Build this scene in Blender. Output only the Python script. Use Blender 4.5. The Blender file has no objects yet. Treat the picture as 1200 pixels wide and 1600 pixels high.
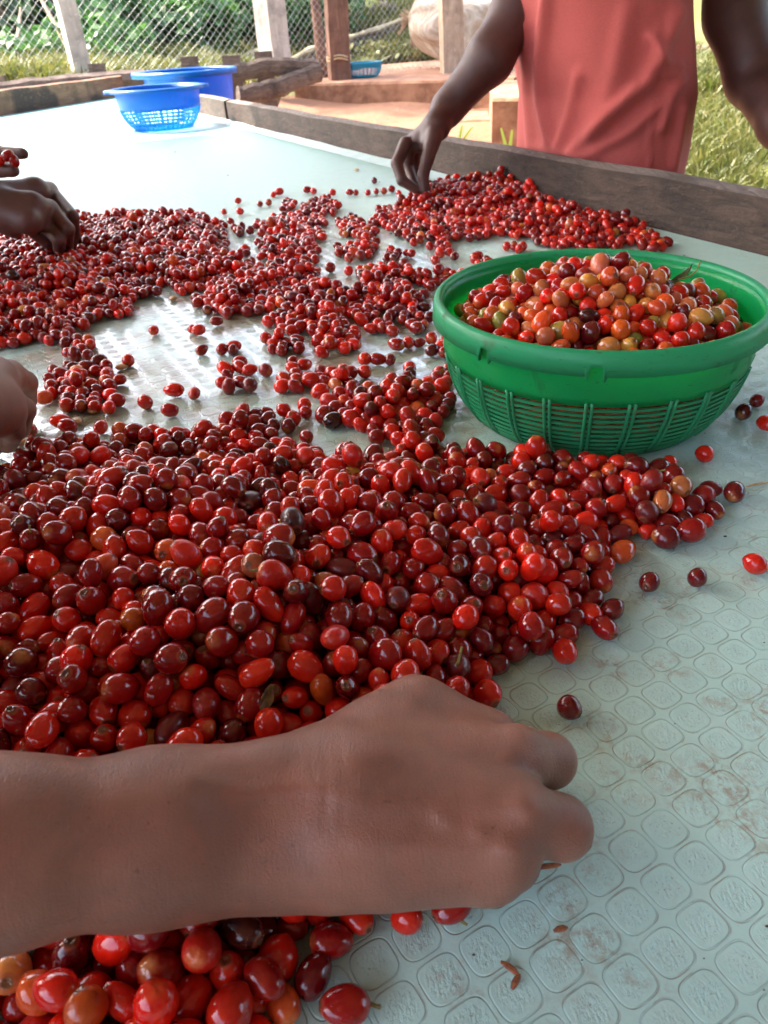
import bpy, bmesh, math, random, base64, zlib
import numpy as np
from mathutils import Vector, Matrix
random.seed(7); rng = np.random.default_rng(11)
SC = bpy.context.scene
COL = SC.collection
# ------------------------------------------------------------------ camera, sky, sun, exposure
PITCH, ROLL, HC, FPX = math.radians(33.7), math.radians(3.45), 0.30, 1150.0     # the table top is z = 0
_fw = np.array([0, math.cos(PITCH), -math.sin(PITCH)]); _rt = np.array([1., 0, 0]); _dn = np.cross(_fw, _rt)
_r2 = math.cos(ROLL)*_rt + math.sin(ROLL)*_dn; _d2 = -math.sin(ROLL)*_rt + math.cos(ROLL)*_dn
CR = np.stack([_r2, _d2, _fw], 1)
cam = bpy.data.cameras.new('camera'); camo = bpy.data.objects.new('camera', cam); COL.objects.link(camo)
camo.matrix_world = Matrix([[_r2[i], -_d2[i], -_fw[i], (0, 0, HC)[i]] for i in range(3)] + [[0, 0, 0, 1]])
cam.sensor_fit = 'VERTICAL'; cam.sensor_height = 36; cam.sensor_width = 27; cam.lens = FPX/1600*36
cam.clip_start = 0.02; cam.clip_end = 400
cam.dof.use_dof = True; cam.dof.focus_distance = 0.46; cam.dof.aperture_fstop = 19
SC.camera = camo
SUN_EL, SUN_AZ = math.radians(50), math.radians(-62)      # azimuth from +y, negative = left
w = bpy.data.worlds.new("World"); SC.world = w; w.use_nodes = True
nt = w.node_tree; bg = nt.nodes['Background']; sky = nt.nodes.new('ShaderNodeTexSky'); sky.sky_type = 'NISHITA'
sky.sun_disc = False; sky.sun_elevation = SUN_EL; sky.sun_rotation = SUN_AZ; sky.air_density = 1.0; sky.dust_density = 5.0; sky.ozone_density = 1.0
nt.links.new(sky.outputs[0], bg.inputs[0]); bg.inputs[1].default_value = 0.15
sd = bpy.data.lights.new('sun', 'SUN'); sd.energy = 2.0; sd.angle = math.radians(0.6); sd.color = (1, .93, .82)
so = bpy.data.objects.new('sun', sd); COL.objects.link(so)
SUND = Vector((math.sin(SUN_AZ)*math.cos(SUN_EL), math.cos(SUN_AZ)*math.cos(SUN_EL), math.sin(SUN_EL)))
so.rotation_euler = SUND.to_track_quat('Z', 'Y').to_euler(); so.location = (0, 0, 6)
SC.view_settings.view_transform = 'Standard'; SC.view_settings.look = 'None'; SC.view_settings.gamma = 1
SC.view_settings.use_curve_mapping = False; SC.view_settings.exposure = 3.08
SC.view_settings.use_white_balance = True; SC.view_settings.white_balance_temperature = 6600
SC.cycles.max_bounces = 8; SC.cycles.transparent_max_bounces = 8

def at(px, py, z=0.):                                     # the point of height z seen at photo position px, py
    d = CR @ np.array([(px-600)/FPX, (py-800)/FPX, 1.]); return np.array([0, 0, HC]) + d*((z-HC)/d[2])
def dep(px, py, y):                                       # the point at depth y (world) there
    d = CR @ np.array([(px-600)/FPX, (py-800)/FPX, 1.]); return np.array([0, 0, HC]) + d*(y/d[1])
def proj(p):
    q = CR.T @ (np.asarray(p, float)-np.array([0, 0, HC])); return 600+FPX*q[0]/q[2], 800+FPX*q[1]/q[2], q[2]

# ------------------------------------------------------------------ node helpers
class NT:
    def __init__(s, name):
        s.m = bpy.data.materials.new(name); s.m.use_nodes = True; s.t = s.m.node_tree
        s.p = s.t.nodes['Principled BSDF']
    def n(s, ty, **kw):
        o = s.t.nodes.new('ShaderNode'+ty)
        for k, v in kw.items(): setattr(o, k, v)
        return o
    def set(s, inp, v):
        if hasattr(v, 'is_output') or isinstance(v, bpy.types.NodeSocket): s.t.links.new(v, inp)
        elif isinstance(v, (tuple, list)) and len(v) == 3 and inp.type == 'RGBA': inp.default_value = (*v, 1)
        else: inp.default_value = v
    def P(s, **kw):
        for k, v in kw.items(): s.set(s.p.inputs[k.replace('_', ' ')], v)
        return s
    def math(s, op, a, b=0., c=None, clamp=False):
        o = s.n('Math', operation=op, use_clamp=clamp); s.set(o.inputs[0], a); s.set(o.inputs[1], b)
        if c is not None: s.set(o.inputs[2], c)
        return o.outputs[0]
    def mix(s, f, a, b, bt='MIX'):
        o = s.n('Mix', data_type='RGBA', blend_type=bt); s.set(o.inputs[0], f); s.set(o.inputs[6], a); s.set(o.inputs[7], b); return o.outputs[2]
    def noise(s, vec, scale, detail=3., rough=.55, dist=0., col=False):
        o = s.n('TexNoise'); s.set(o.inputs['Vector'], vec); o.inputs['Scale'].default_value = scale; o.inputs['Detail'].default_value = detail
        o.inputs['Roughness'].default_value = rough; o.inputs['Distortion'].default_value = dist
        return o.outputs['Color' if col else 'Fac']
    def ramp(s, f, lo, hi, a=0., b=1.):
        o = s.n('MapRange', interpolation_type='SMOOTHSTEP'); s.set(o.inputs[0], f); s.set(o.inputs[1], lo); s.set(o.inputs[2], hi); s.set(o.inputs[3], a); s.set(o.inputs[4], b); return o.outputs[0]
    def coord(s, which='Object'): return s.n('TexCoord').outputs[which]
    def attr(s, name, out='Vector'): return s.n('Attribute', attribute_name=name).outputs[out]
    def mapping(s, vec, loc=(0, 0, 0), rot=(0, 0, 0), scale=(1, 1, 1)):
        o = s.n('Mapping'); s.set(o.inputs[0], vec); o.inputs[1].default_value = loc; o.inputs[2].default_value = rot; o.inputs[3].default_value = scale; return o.outputs[0]
    def bump(s, h, strength=.5, dist=.001, normal=None):
        o = s.n('Bump'); s.set(o.inputs['Height'], h); o.inputs['Strength'].default_value = strength; o.inputs['Distance'].default_value = dist
        if normal is not None: s.set(o.inputs['Normal'], normal)
        return o.outputs[0]
    def rgbramp(s, f, stops):
        o = s.n('ValToRGB'); s.set(o.inputs[0], f); e = o.color_ramp.elements
        while len(e) < len(stops): e.new(.5)
        for k, (pos, c) in enumerate(stops): e[k].position = pos; e[k].color = (*c, 1)
        return o.outputs[0]
    def xyz(s, v):
        o = s.n('SeparateXYZ'); s.set(o.inputs[0], v); return o.outputs

# ------------------------------------------------------------------ materials
def mat_cherry(name, stuff):
    M = NT(name)
    lp = M.attr('lp')
    if stuff: tint = M.attr('tint', 'Color'); rnd = M.attr('seed', 'Fac')
    else:
        oi = M.n('ObjectInfo'); tint = oi.outputs['Color']; rnd = oi.outputs['Random']
    off = M.n('VectorMath', operation='ADD'); M.set(off.inputs[0], lp)
    cx = M.n('CombineXYZ'); r10 = M.math('MULTIPLY', rnd, 57.); M.set(cx.inputs[0], r10); M.set(cx.inputs[1], r10); M.set(off.inputs[1], cx.outputs[0]); v = off.outputs[0]
    z = M.xyz(lp)[2]
    blotch = M.ramp(M.noise(v, .9, 2), .42, .72)
    lighter = M.mix(1., tint, (1.6, 2.2, 1.3), 'MULTIPLY')
    warm = M.mix(.18, lighter, (.60, .10, .012))
    c = M.mix(M.math('MULTIPLY', blotch, .40), tint, warm)
    dark = M.ramp(M.noise(v, 1.6, 3), .58, .75)
    c = M.mix(M.math('MULTIPLY', dark, .5), c, M.mix(1., tint, (.42, .3, .4), 'MULTIPLY'))
    # pale base near the stem end on some
    stem = M.math('MULTIPLY', M.ramp(M.math('ADD', z, M.math('MULTIPLY', M.noise(v, 2., 2), .35)), -.55, -.95), M.ramp(rnd, .45, .8))
    c = M.mix(M.math('MULTIPLY', stem, .7), c, (.62, .24, .06))
    # brown scab patches
    scab = M.math('MULTIPLY', M.ramp(M.noise(v, 1.3, 5, .7), .66, .70), M.ramp(M.noise(v, 11, 3), .3, .6))
    c = M.mix(scab, c, (.28, .13, .05))
    speck = M.ramp(M.noise(v, 9., 2), .70, .76)
    c = M.mix(M.math('MULTIPLY', speck, .45), c, (.45, .16, .06))
    nav = M.ramp(z, .935, .97); ring = M.math('MULTIPLY', M.ramp(z, .86, .93), M.math('SUBTRACT', 1., nav))
    c = M.mix(M.math('MULTIPLY', ring, .5), c, (.40, .10, .05)); c = M.mix(M.math('MULTIPLY', nav, .85), c, (.14, .06, .025))
    h = M.math('ADD', M.math('MULTIPLY', M.noise(v, 2.2, 2), 1.), M.math('MULTIPLY', M.noise(v, 14, 2), .10))
    drop = M.ramp(M.noise(v, 6.5, 1), .66, .70)
    h = M.math('ADD', h, M.math('MULTIPLY', drop, .16)); h = M.math('SUBTRACT', h, M.math('MULTIPLY', scab, .15))
    rg = M.math('ADD', M.math('MULTIPLY', M.noise(v, 5., 3), .10), .03); dull = M.ramp(M.math('FRACT', M.math('MULTIPLY', rnd, 7.31)), .88, .94); rg = M.math('ADD', rg, M.math('ADD', M.math('MULTIPLY', scab, .4), M.math('MULTIPLY', dull, .28)))
    h = M.math('ADD', h, M.math('MULTIPLY', dull, M.math('MULTIPLY', M.noise(v, 4.5, 3, .6, 1.2), .9)))
    M.P(Base_Color=c, Roughness=rg, Normal=M.bump(h, .38, .0009), IOR=1.40, Coat_Weight=.45, Coat_Roughness=.02)
    M.P(Subsurface_Weight=.0)
    return M.m
def mat_mat():
    M = NT('embossed_mint_plastic'); oc = M.coord('Object')
    A, S, ASP, SK = -1.064520, .01823, 1.063, .0158
    x, y, _ = M.xyz(oc)
    # lattice coordinates: solve [x-x0,y-y0] = s*(u + skew v)*e1 + s*asp*v*e2
    ca, sa = math.cos(A), math.sin(A); x0, y0 = .1386, .3033
    dx = M.math('SUBTRACT', x, x0); dy = M.math('SUBTRACT', y, y0)
    p = M.math('ADD', M.math('MULTIPLY', dx, ca/S), M.math('MULTIPLY', dy, sa/S))
    q = M.math('ADD', M.math('MULTIPLY', dx, -sa/S/ASP), M.math('MULTIPLY', dy, ca/S/ASP))
    p = M.math('SUBTRACT', p, M.math('MULTIPLY', q, SK*ASP/1.0))
    u = M.math('MULTIPLY', M.math('ABSOLUTE', M.math('SUBTRACT', M.math('FRACT', M.math('ADD', p, 50.5)), .5)), 2.)
    v = M.math('MULTIPLY', M.math('ABSOLUTE', M.math('SUBTRACT', M.math('FRACT', M.math('ADD', q, 50.5)), .5)), 2.)
    r = M.math('POWER', M.math('ADD', M.math('POWER', u, 3.4), M.math('POWER', v, 3.4)), 1/3.4)
    cellv = M.n('CombineXYZ'); M.set(cellv.inputs[0], M.math('FLOOR', M.math('ADD', p, 50.5))); M.set(cellv.inputs[1], M.math('FLOOR', M.math('ADD', q, 50.5)))
    wn = M.n('TexWhiteNoise'); M.set(wn.inputs[0], cellv.outputs[0]); cr = wn.outputs['Value']
    line = M.math('MULTIPLY', M.ramp(r, .84, .875), M.ramp(r, .94, .905))
    pad = M.ramp(r, .90, .84)
    rough_in = M.math('MULTIPLY', M.ramp(r, .80, .45), 1.)
    n1 = M.noise(M.mapping(oc, rot=(0, 0, .5), scale=(1, .45, 1)), 800, 3, .6); n2 = M.noise(oc, 60, 4)
    n4 = M.noise(oc, 330, 3)
    h = M.math('MULTIPLY', line, -.75)
    h = M.math('ADD', h, M.math('MULTIPLY', pad, .30))
    h = M.math('ADD', h, M.math('MULTIPLY', rough_in, M.math('MULTIPLY', M.math('SUBTRACT', n1, .5), M.math('ADD', 1.3, cr))))
    h = M.math('ADD', h, M.math('MULTIPLY', n4, .22)); h = M.math('ADD', h, M.math('MULTIPLY', M.noise(oc, 13, 2), 1.0))
    # colour
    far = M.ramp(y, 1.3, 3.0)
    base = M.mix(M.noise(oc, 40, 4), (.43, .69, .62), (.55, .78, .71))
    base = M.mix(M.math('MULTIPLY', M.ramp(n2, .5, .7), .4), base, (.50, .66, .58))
    base = M.mix(far, base, (.30, .55, .54))  # far end coloured darker to offset the strong sunlight there
    dn = M.noise(oc, 22, 5, .62); dn2 = M.noise(oc, 190, 4, .7)
    near = M.ramp(y, .75, .25)
    dl = M.math('MULTIPLY', M.ramp(M.math('ABSOLUTE', M.math('SUBTRACT', r, .915)), .035, .005), M.ramp(M.noise(oc, 75, 3), .44, .62))
    base = M.mix(M.math('MULTIPLY', dl, M.math('ADD', .15, M.math('MULTIPLY', near, .5))), base, (.27, .13, .06))
    smear = M.math('MULTIPLY', M.ramp(dn, .48, .70), M.ramp(dn2, .42, .60))
    base = M.mix(M.math('MULTIPLY', smear, M.math('ADD', .2, M.math('MULTIPLY', near, .5))), base, (.30, .17, .085))
    pore = M.math('MULTIPLY', rough_in, M.ramp(M.noise(oc, 900, 2), .62, .68))
    base = M.mix(M.math('MULTIPLY', pore, .55), base, (.16, .12, .07))
    # brown reflections on the wet sheet, painted into its colour
    brown_refl = M.math('MULTIPLY', M.ramp(M.noise(oc, 9, 4, .6), .40, .62), M.math('MULTIPLY', M.ramp(y, .30, .42), M.ramp(y, 1.25, .85)))
    brown_refl = M.math('MULTIPLY', brown_refl, M.ramp(x, .25, .05))
    base = M.mix(M.math('MULTIPLY', brown_refl, .75), base, (.30, .23, .12))
    lines = M.math('MULTIPLY', M.ramp(M.noise(M.mapping(oc, rot=(0, 0, math.radians(-28)), scale=(90, 2, 1)), 1., 2), .4, .6), .10)
    base = M.mix(M.math('MULTIPLY', lines, far), base, (.30, .50, .50))
    # wetness
    wet = M.math('MULTIPLY', M.ramp(M.noise(oc, 7, 3), .30, .43), M.math('MULTIPLY', M.ramp(y, .28, .42), M.ramp(y, 1.5, 1.05)))
    wet = M.math('MULTIPLY', wet, M.ramp(x, .22, .05))
    rg = M.math('ADD', M.math('MULTIPLY', wet, -.22), M.math('ADD', .24, M.math('MULTIPLY', M.noise(oc, 50, 3), .14)))
    nb = M.bump(h, .75, .0011)
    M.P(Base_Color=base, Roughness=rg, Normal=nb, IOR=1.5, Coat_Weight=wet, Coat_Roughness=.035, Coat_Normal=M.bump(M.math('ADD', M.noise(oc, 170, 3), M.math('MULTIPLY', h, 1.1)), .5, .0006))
    return M.m
def mat_wood(name, c1, c2, grain=(1, 1, 1), gscale=14, rough=.75, bump=.6, stain=None):
    M = NT(name); oc = M.coord('Object'); g = M.mapping(oc, scale=grain)
    f = M.noise(g, gscale, 6, .62, .6); f2 = M.noise(oc, 9, 4)
    c = M.rgbramp(f, [(.3, c1), (.5, tuple((a+b)/2 for a, b in zip(c1, c2))), (.72, c2)])
    c = M.mix(M.math('MULTIPLY', M.ramp(f2, .45, .7), .55), c, tuple(a*.45 for a in c1))
    if stain: c = M.mix(M.ramp(M.noise(oc, 4, 3), .5, .62), c, stain)
    chip = M.noise(M.mapping(oc, rot=(.4, .6, .9), scale=(1, 1, 2.2)), 60, 3, .6, .8)
    c = M.mix(M.math('MULTIPLY', M.ramp(chip, .58, .70), .35), c, tuple(min(1, a*1.7) for a in c2))
    h = M.math('ADD', M.math('MULTIPLY', f, 1.2), M.math('MULTIPLY', chip, .8))
    M.P(Base_Color=c, Roughness=rough, Normal=M.bump(h, bump, .004)); return M.m
def mat_skin(name, c, veins=.5):
    M = NT(name); oc = M.coord('Object')
    n = M.noise(oc, 28, 4); b = M.mix(M.ramp(n, .3, .75), tuple(a*.80 for a in c), tuple(a*1.18 for a in c))
    b = M.mix(M.math('MULTIPLY', M.ramp(M.noise(oc, 70, 3), .5, .7), .35), b, (c[0]*1.25, c[1]*.95, c[2]*.9))
    b = M.mix(M.math('MULTIPLY', M.ramp(M.noise(oc, 420, 1), .73, .78), .5), b, tuple(a*.4 for a in c))
    cr = M.noise(M.mapping(oc, rot=(0, 0, .05), scale=(7, 1, 1)), 130, 3, .6, .4)
    pores = M.noise(oc, 1300, 2)
    vor = M.n('TexVoronoi', feature='DISTANCE_TO_EDGE'); M.set(vor.inputs['Vector'], oc); vor.inputs['Scale'].default_value = 620
    cell = M.ramp(vor.outputs[0], 0., .12)
    h = M.math('ADD', M.math('MULTIPLY', cr, .5), M.math('ADD', M.math('MULTIPLY', pores, .20), M.math('MULTIPLY', cell, .22)))
    M.P(Base_Color=b, Roughness=M.math('ADD', .34, M.math('MULTIPLY', M.noise(oc, 45, 3), .2)), Normal=M.bump(h, .45, .0009), Subsurface_Weight=.05, Subsurface_Scale=.008, Specular_IOR_Level=.45)
    M.p.inputs['Subsurface Radius'].default_value = (1., .35, .2); return M.m
def mat_cloth(name, c):
    M = NT(name); oc = M.coord('Object')
    f = M.noise(M.mapping(oc, scale=(1, 1, 9)), 260, 3); f2 = M.noise(M.mapping(oc, scale=(1, 1, .5)), 24, 5, .65)
    b = M.mix(M.ramp(f, .3, .7), tuple(a*.86 for a in c), tuple(min(1, a*1.12) for a in c)); b = M.mix(M.math('MULTIPLY', M.ramp(f2, .45, .7), .3), b, tuple(a*.75 for a in c))
    M.P(Base_Color=b, Roughness=.9, Normal=M.bump(f, .3, .0008), Sheen_Weight=.08, Sheen_Roughness=.5); return M.m
def mat_plastic(name, c, rough=.32, dirt=(.12, .08, .04), dirtamt=.5, trans=.35, ds=30):
    M = NT(name); oc = M.coord('Object')
    n = M.noise(oc, ds, 6, .65, .5); sc = M.noise(M.mapping(oc, rot=(.3, .2, .8), scale=(1, 1, 6)), ds*3, 4, .6, 1.)
    b = M.mix(M.noise(oc, 8, 3), tuple(a*.85 for a in c), tuple(min(1, a*1.12) for a in c))
    d = M.math('MAXIMUM', M.ramp(n, .56, .72), M.ramp(sc, .62, .72)); b = M.mix(M.math('MULTIPLY', d, dirtamt), b, dirt)
    M.P(Base_Color=b, Roughness=M.math('ADD', rough, M.math('MULTIPLY', d, .3)), Normal=M.bump(M.math('ADD', n, sc), .15, .001))
    if trans:
        tr = M.n('BsdfTranslucent'); M.set(tr.inputs[0], M.mix(1., b, tuple(1.5 if a > .05 else 1. for a in c), 'MULTIPLY')); mx = M.n('MixShader'); mx.inputs[0].default_value = trans
        out = M.t.nodes['Material Output']; M.t.links.new(M.p.outputs[0], mx.inputs[1]); M.t.links.new(tr.outputs[0], mx.inputs[2]); M.t.links.new(mx.outputs[0], out.inputs[0])
    return M.m
def mat_simple(name, c, rough=.7, var=.25, scale=20, bump=.3, bd=.003, c2=None, metal=0.):
    M = NT(name); oc = M.coord('Object'); n = M.noise(oc, scale, 5, .6)
    b = M.mix(M.ramp(n, .3, .7), tuple(a*(1-var) for a in c), c2 or tuple(min(1, a*(1+var)) for a in c))
    M.P(Base_Color=b, Roughness=rough, Normal=M.bump(n, bump, bd), Metallic=metal); return M.m
def mat_leaf(name, c1, c2):
    M = NT(name); g = M.n('NewGeometry'); oi = M.n('ObjectInfo'); oc = M.coord('Object')
    rp = M.math('FRACT', M.math('ADD', g.outputs['Random Per Island'], oi.outputs['Random']))
    b = M.mix(rp, c1, c2); b = M.mix(M.math('MULTIPLY', M.ramp(M.noise(oc, 3, 2), .4, .65), .4), b, tuple(a*.5 for a in c1))
    M.P(Base_Color=b, Roughness=.5)
    tr = M.n('BsdfTranslucent'); M.set(tr.inputs[0], b); mx = M.n('MixShader'); mx.inputs[0].default_value = .35
    out = M.t.nodes['Material Output']; M.t.links.new(M.p.outputs[0], mx.inputs[1]); M.t.links.new(tr.outputs[0], mx.inputs[2]); M.t.links.new(mx.outputs[0], out.inputs[0])
    return M.m
CH_I, CH_S = mat_cherry('cherry_skin', False), mat_cherry('cherry_skin_heap', True)
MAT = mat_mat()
WOOD_D = mat_wood('dark_hewn_wood', (.030, .018, .012), (.095, .058, .040), (.5, .5, 2.5), 30, .8, .8)
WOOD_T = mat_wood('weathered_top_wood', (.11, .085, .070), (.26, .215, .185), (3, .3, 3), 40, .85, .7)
WOOD_L = mat_wood('pale_wood_sun_in_colour', (.30, .20, .13), (.52, .38, .27), (1, 1, .2), 26, .8, .5)
WOOD_R = mat_wood('reddish_post_wood', (.13, .058, .036), (.27, .135, .085), (3, 3, .3), 12, .8, .6)
WOOD_B = mat_wood('brown_board_wood', (.13, .060, .034), (.26, .13, .075), (1, 1, 4), 12, .8, .6, (.05, .025, .018))
WOOD_G = mat_wood('grey_rail_wood', (.085, .06, .05), (.24, .175, .14), (1, 1, 5), 14, .9, .9)
POST_W = mat_wood('whitewashed_post', (.42, .36, .30), (.62, .54, .46), (4, 4, .4), 8, .8, .4)
SKIN_N = mat_skin('skin_near', (.262, .108, .070)); SKIN_L = mat_skin('skin_left', (.125, .052, .038)); SKIN_P = mat_skin('skin_far', (.088, .037, .028))
CORAL = mat_cloth('coral_cotton', (.52, .100, .084)); NAVY = mat_cloth('navy_cotton', (.04, .05, .09)); OCHRE = mat_cloth('ochre_cotton', (.35, .22, .08)); DARKC = mat_cloth('dark_trousers', (.035, .033, .035)); HAIR = mat_simple('black_hair', (.012, .01, .009), .8, .3, 200, .8)
GREEN = mat_plastic('green_plastic', (.010, .50, .15), .28, (.03, .05, .03), .5, .50)
GREEN_R = mat_plastic('green_rim_plastic', (.035, .44, .19), .38, (.10, .10, .05), .75, .35, 40)
GREEN_D = mat_plastic('green_lattice_plastic', (.028, .36, .15), .35, (.13, .13, .08), .6, .25, 60)
BLUE = mat_plastic('blue_plastic', (.004, .15, .50), .3, (.02, .04, .2), .2, .30); BLUE_L = mat_plastic('light_blue_plastic', (.015, .33, .70), .3, (.1, .3, .5), .2, .45)
TEAL = mat_plastic('teal_plastic', (.01, .27, .40), .35, (.3, .2, .12), .4, .35)

# ------------------------------------------------------------------ mesh helpers
def link(name, me, m=None, parent=None, smooth=False):
    o = bpy.data.objects.new(name, me); COL.objects.link(o)
    if m is not None and not me.materials: me.materials.append(m)
    if smooth: me.polygons.foreach_set('use_smooth', np.ones(len(me.polygons), bool))
    if parent is not None: o.parent = parent
    return o
def mesh(name, V, F, m=None, parent=None, smooth=False):
    me = bpy.data.meshes.new(name); me.from_pydata([tuple(map(float, v)) for v in V], [], [tuple(map(int, f)) for f in F]); me.update()
    return link(name, me, m, parent, smooth)
def tag(o, label=None, cat=None, group=None, kind=None):
    if label: o['label'] = label
    if cat: o['category'] = cat
    if group: o['group'] = group
    if kind: o['kind'] = kind
    return o
def thing(name, label, cat, loc=(0, 0, 0), group=None):
    o = bpy.data.objects.new(name, None); COL.objects.link(o); o.location = loc; o.empty_display_size = .05
    return tag(o, label, cat, group)
class MB:
    def __init__(s): s.V = []; s.F = []
    def add(s, V, F):
        b = len(s.V); s.V += [tuple(map(float, v)) for v in V]; s.F += [tuple(int(i)+b for i in f) for f in F]; return s
    def box(s, c, size, rz=0., M=None):
        hx, hy, hz = [a/2 for a in size]; V = np.array([[x, y, z] for x in (-hx, hx) for y in (-hy, hy) for z in (-hz, hz)])
        ca, sa = math.cos(rz), math.sin(rz); V = V @ np.array([[ca, sa, 0], [-sa, ca, 0], [0, 0, 1]])
        if M is not None: V = V @ np.asarray(M).T
        return s.add(V+np.array(c), [(0, 1, 3, 2), (4, 6, 7, 5), (0, 4, 5, 1), (2, 3, 7, 6), (0, 2, 6, 4), (1, 5, 7, 3)])
    def tube(s, pts, rad, n=8, cap=True, flat=1.):
        pts = [np.asarray(p, float) for p in pts]; rad = rad if hasattr(rad, '__len__') else [rad]*len(pts); V = []; up = None
        for k, p in enumerate(pts):
            t = pts[min(k+1, len(pts)-1)]-pts[max(k-1, 0)]; t /= np.linalg.norm(t)+1e-12
            if up is None: up = np.array([0, 0, 1.]) if abs(t[2]) < .9 else np.array([1., 0, 0])
            a = np.cross(t, up); a /= np.linalg.norm(a)+1e-12; b = np.cross(a, t); up = b
            V += [p+rad[k]*(math.cos(2*math.pi*i/n)*a+flat*math.sin(2*math.pi*i/n)*b) for i in range(n)]
        F = [(k*n+i, k*n+(i+1) % n, (k+1)*n+(i+1) % n, (k+1)*n+i) for k in range(len(pts)-1) for i in range(n)]
        if cap: F += [tuple(range(n))[::-1], tuple((len(pts)-1)*n+i for i in range(n))]
        return s.add(V, F)
    def build(s, name, m, parent=None, smooth=False): return mesh(name, s.V, s.F, m, parent, smooth)
def vnoise(P, sc, seed=0):      # cheap smooth pseudo-noise for displacing vertices
    P = np.asarray(P)*sc; o = np.zeros(len(P)); r = np.random.default_rng(seed)
    for k in range(6):
        d = r.normal(size=3); d *= (1+.5*k)/np.linalg.norm(d); o += np.sin(P @ d + r.random()*6.28)/(1+.5*k)
    return o/2.2
def plank(name, a, b, h, t, m, parent, seed=0, seg=60, wav=.003, z0=0., topz=None, rows=6, mtop=None, side=1, chip=.0012):
    """a board standing on edge from a to b (xy), height h, thickness t to the outside; wavy hewn faces"""
    a = np.array(a, float); b = np.array(b, float); d = b-a; L = np.linalg.norm(d); d /= L; n = np.array([d[1], -d[0]])*side
    V = []; prof = [(0, v/rows) for v in range(rows+1)]+[(u/3, 1) for u in (1, 2, 3)]+[(1, 1-v/rows) for v in range(1, rows+1)]
    K = len(prof)
    for i in range(seg+1):
        s_ = L*i/seg
        for (u, v) in prof:
            V.append([*(a+d*s_+n*t*u), z0+h*v])
    V = np.array(V); w1 = vnoise(V, 3.1, seed)*wav; w2 = vnoise(V, 26, seed+1)*chip; w3 = vnoise(V, 5, seed+2)*wav
    U = np.tile(np.array([p[0] for p in prof]), seg+1); VV = np.tile(np.array([p[1] for p in prof]), seg+1)
    V[:, :2] += n*((w1*.4+w2)[:, None]); V[:, 2] += (w3+w2)*(VV > .01)
    rnd = .004; V[:, 2] -= rnd*((VV > .99) & ((U < .01) | (U > .99)))
    F = [(i*K+k, i*K+(k+1) % K, (i+1)*K+(k+1) % K, (i+1)*K+k) for i in range(seg) for k in range(K)]
    F += [tuple(range(K))[::-1], tuple(seg*K+k for k in range(K))]
    if side < 0: F = [f[::-1] for f in F]
    o = mesh(name, V, F, m, parent)
    if mtop:
        o.data.materials.append(mtop)
        for i in range(seg):
            for k in range(rows, rows+3): o.data.polygons[i*K+k].material_index = 1
    return o

# ---- implicit bodies: round cones blended, meshed by surface nets
def surface_nets(D, org, res):
    ins = D < 0; nx, ny, nz = D.shape
    c = np.zeros((nx-1, ny-1, nz-1), np.uint8); sl = lambda i, n: slice(i, n-1+i)
    for i in (0, 1):
        for j in (0, 1):
            for k in (0, 1): c += ins[sl(i, nx), sl(j, ny), sl(k, nz)]
    act = (c > 0) & (c < 8); idx = -np.ones(act.shape, np.int64); ci = np.argwhere(act); idx[act] = np.arange(len(ci))
    acc = np.zeros((len(ci), 3)); cnt = np.zeros(len(ci))
    cor = [(i, j, k) for i in (0, 1) for j in (0, 1) for k in (0, 1)]
    val = {q: D[ci[:, 0]+q[0], ci[:, 1]+q[1], ci[:, 2]+q[2]] for q in cor}
    for q in cor:
        for ax in range(3):
            if q[ax] == 0:
                q2 = list(q); q2[ax] = 1; q2 = tuple(q2); a, b = val[q], val[q2]; m = (a < 0) != (b < 0)
                t = np.where(m, a/np.where(m, a-b, 1), 0); p = np.tile(np.array(q, float), (len(ci), 1)); p[:, ax] += t
                acc[m] += p[m]; cnt[m] += 1
    V = (ci+acc/cnt[:, None])*res+org; F = []
    for ax in range(3):
        a0 = [slice(None)]*3; a1 = [slice(None)]*3; a0[ax] = slice(0, -1); a1[ax] = slice(1, None)
        A, B = ins[tuple(a0)], ins[tuple(a1)]; e = np.argwhere(A != B); o1, o2 = [(1, 2), (2, 0), (0, 1)][ax]
        e = e[(e[:, o1] > 0) & (e[:, o2] > 0) & (e[:, o1] < D.shape[o1]-1) & (e[:, o2] < D.shape[o2]-1)]
        def cell(d1, d2): q = e.copy(); q[:, o1] += d1; q[:, o2] += d2; return idx[q[:, 0], q[:, 1], q[:, 2]]
        f = np.stack([cell(-1, -1), cell(0, -1), cell(0, 0), cell(-1, 0)], 1); fl = ~A[e[:, 0], e[:, 1], e[:, 2]]; f[fl] = f[fl][:, ::-1]; F.append(f)
    return V, np.concatenate(F)
def cone_d(P, a, b, ra, rb, sq=None):
    a = np.asarray(a, float); b = np.asarray(b, float); ab = b-a; t = np.clip(((P-a) @ ab)/(ab @ ab+1e-12), 0, 1)
    q = P-(a+t[..., None]*ab)
    if sq is not None:                    # (direction, factor): flatten along a direction
        dr, f = sq; dr = np.asarray(dr, float)/np.linalg.norm(dr); c = q @ dr; q = q+(c*(1/f-1))[..., None]*dr
    return np.linalg.norm(q, axis=-1)-(ra+(rb-ra)*t)
def smin(a, b, k): h = np.clip(.5+.5*(b-a)/k, 0, 1); return b+(a-b)*h-k*h*(1-h)
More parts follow.
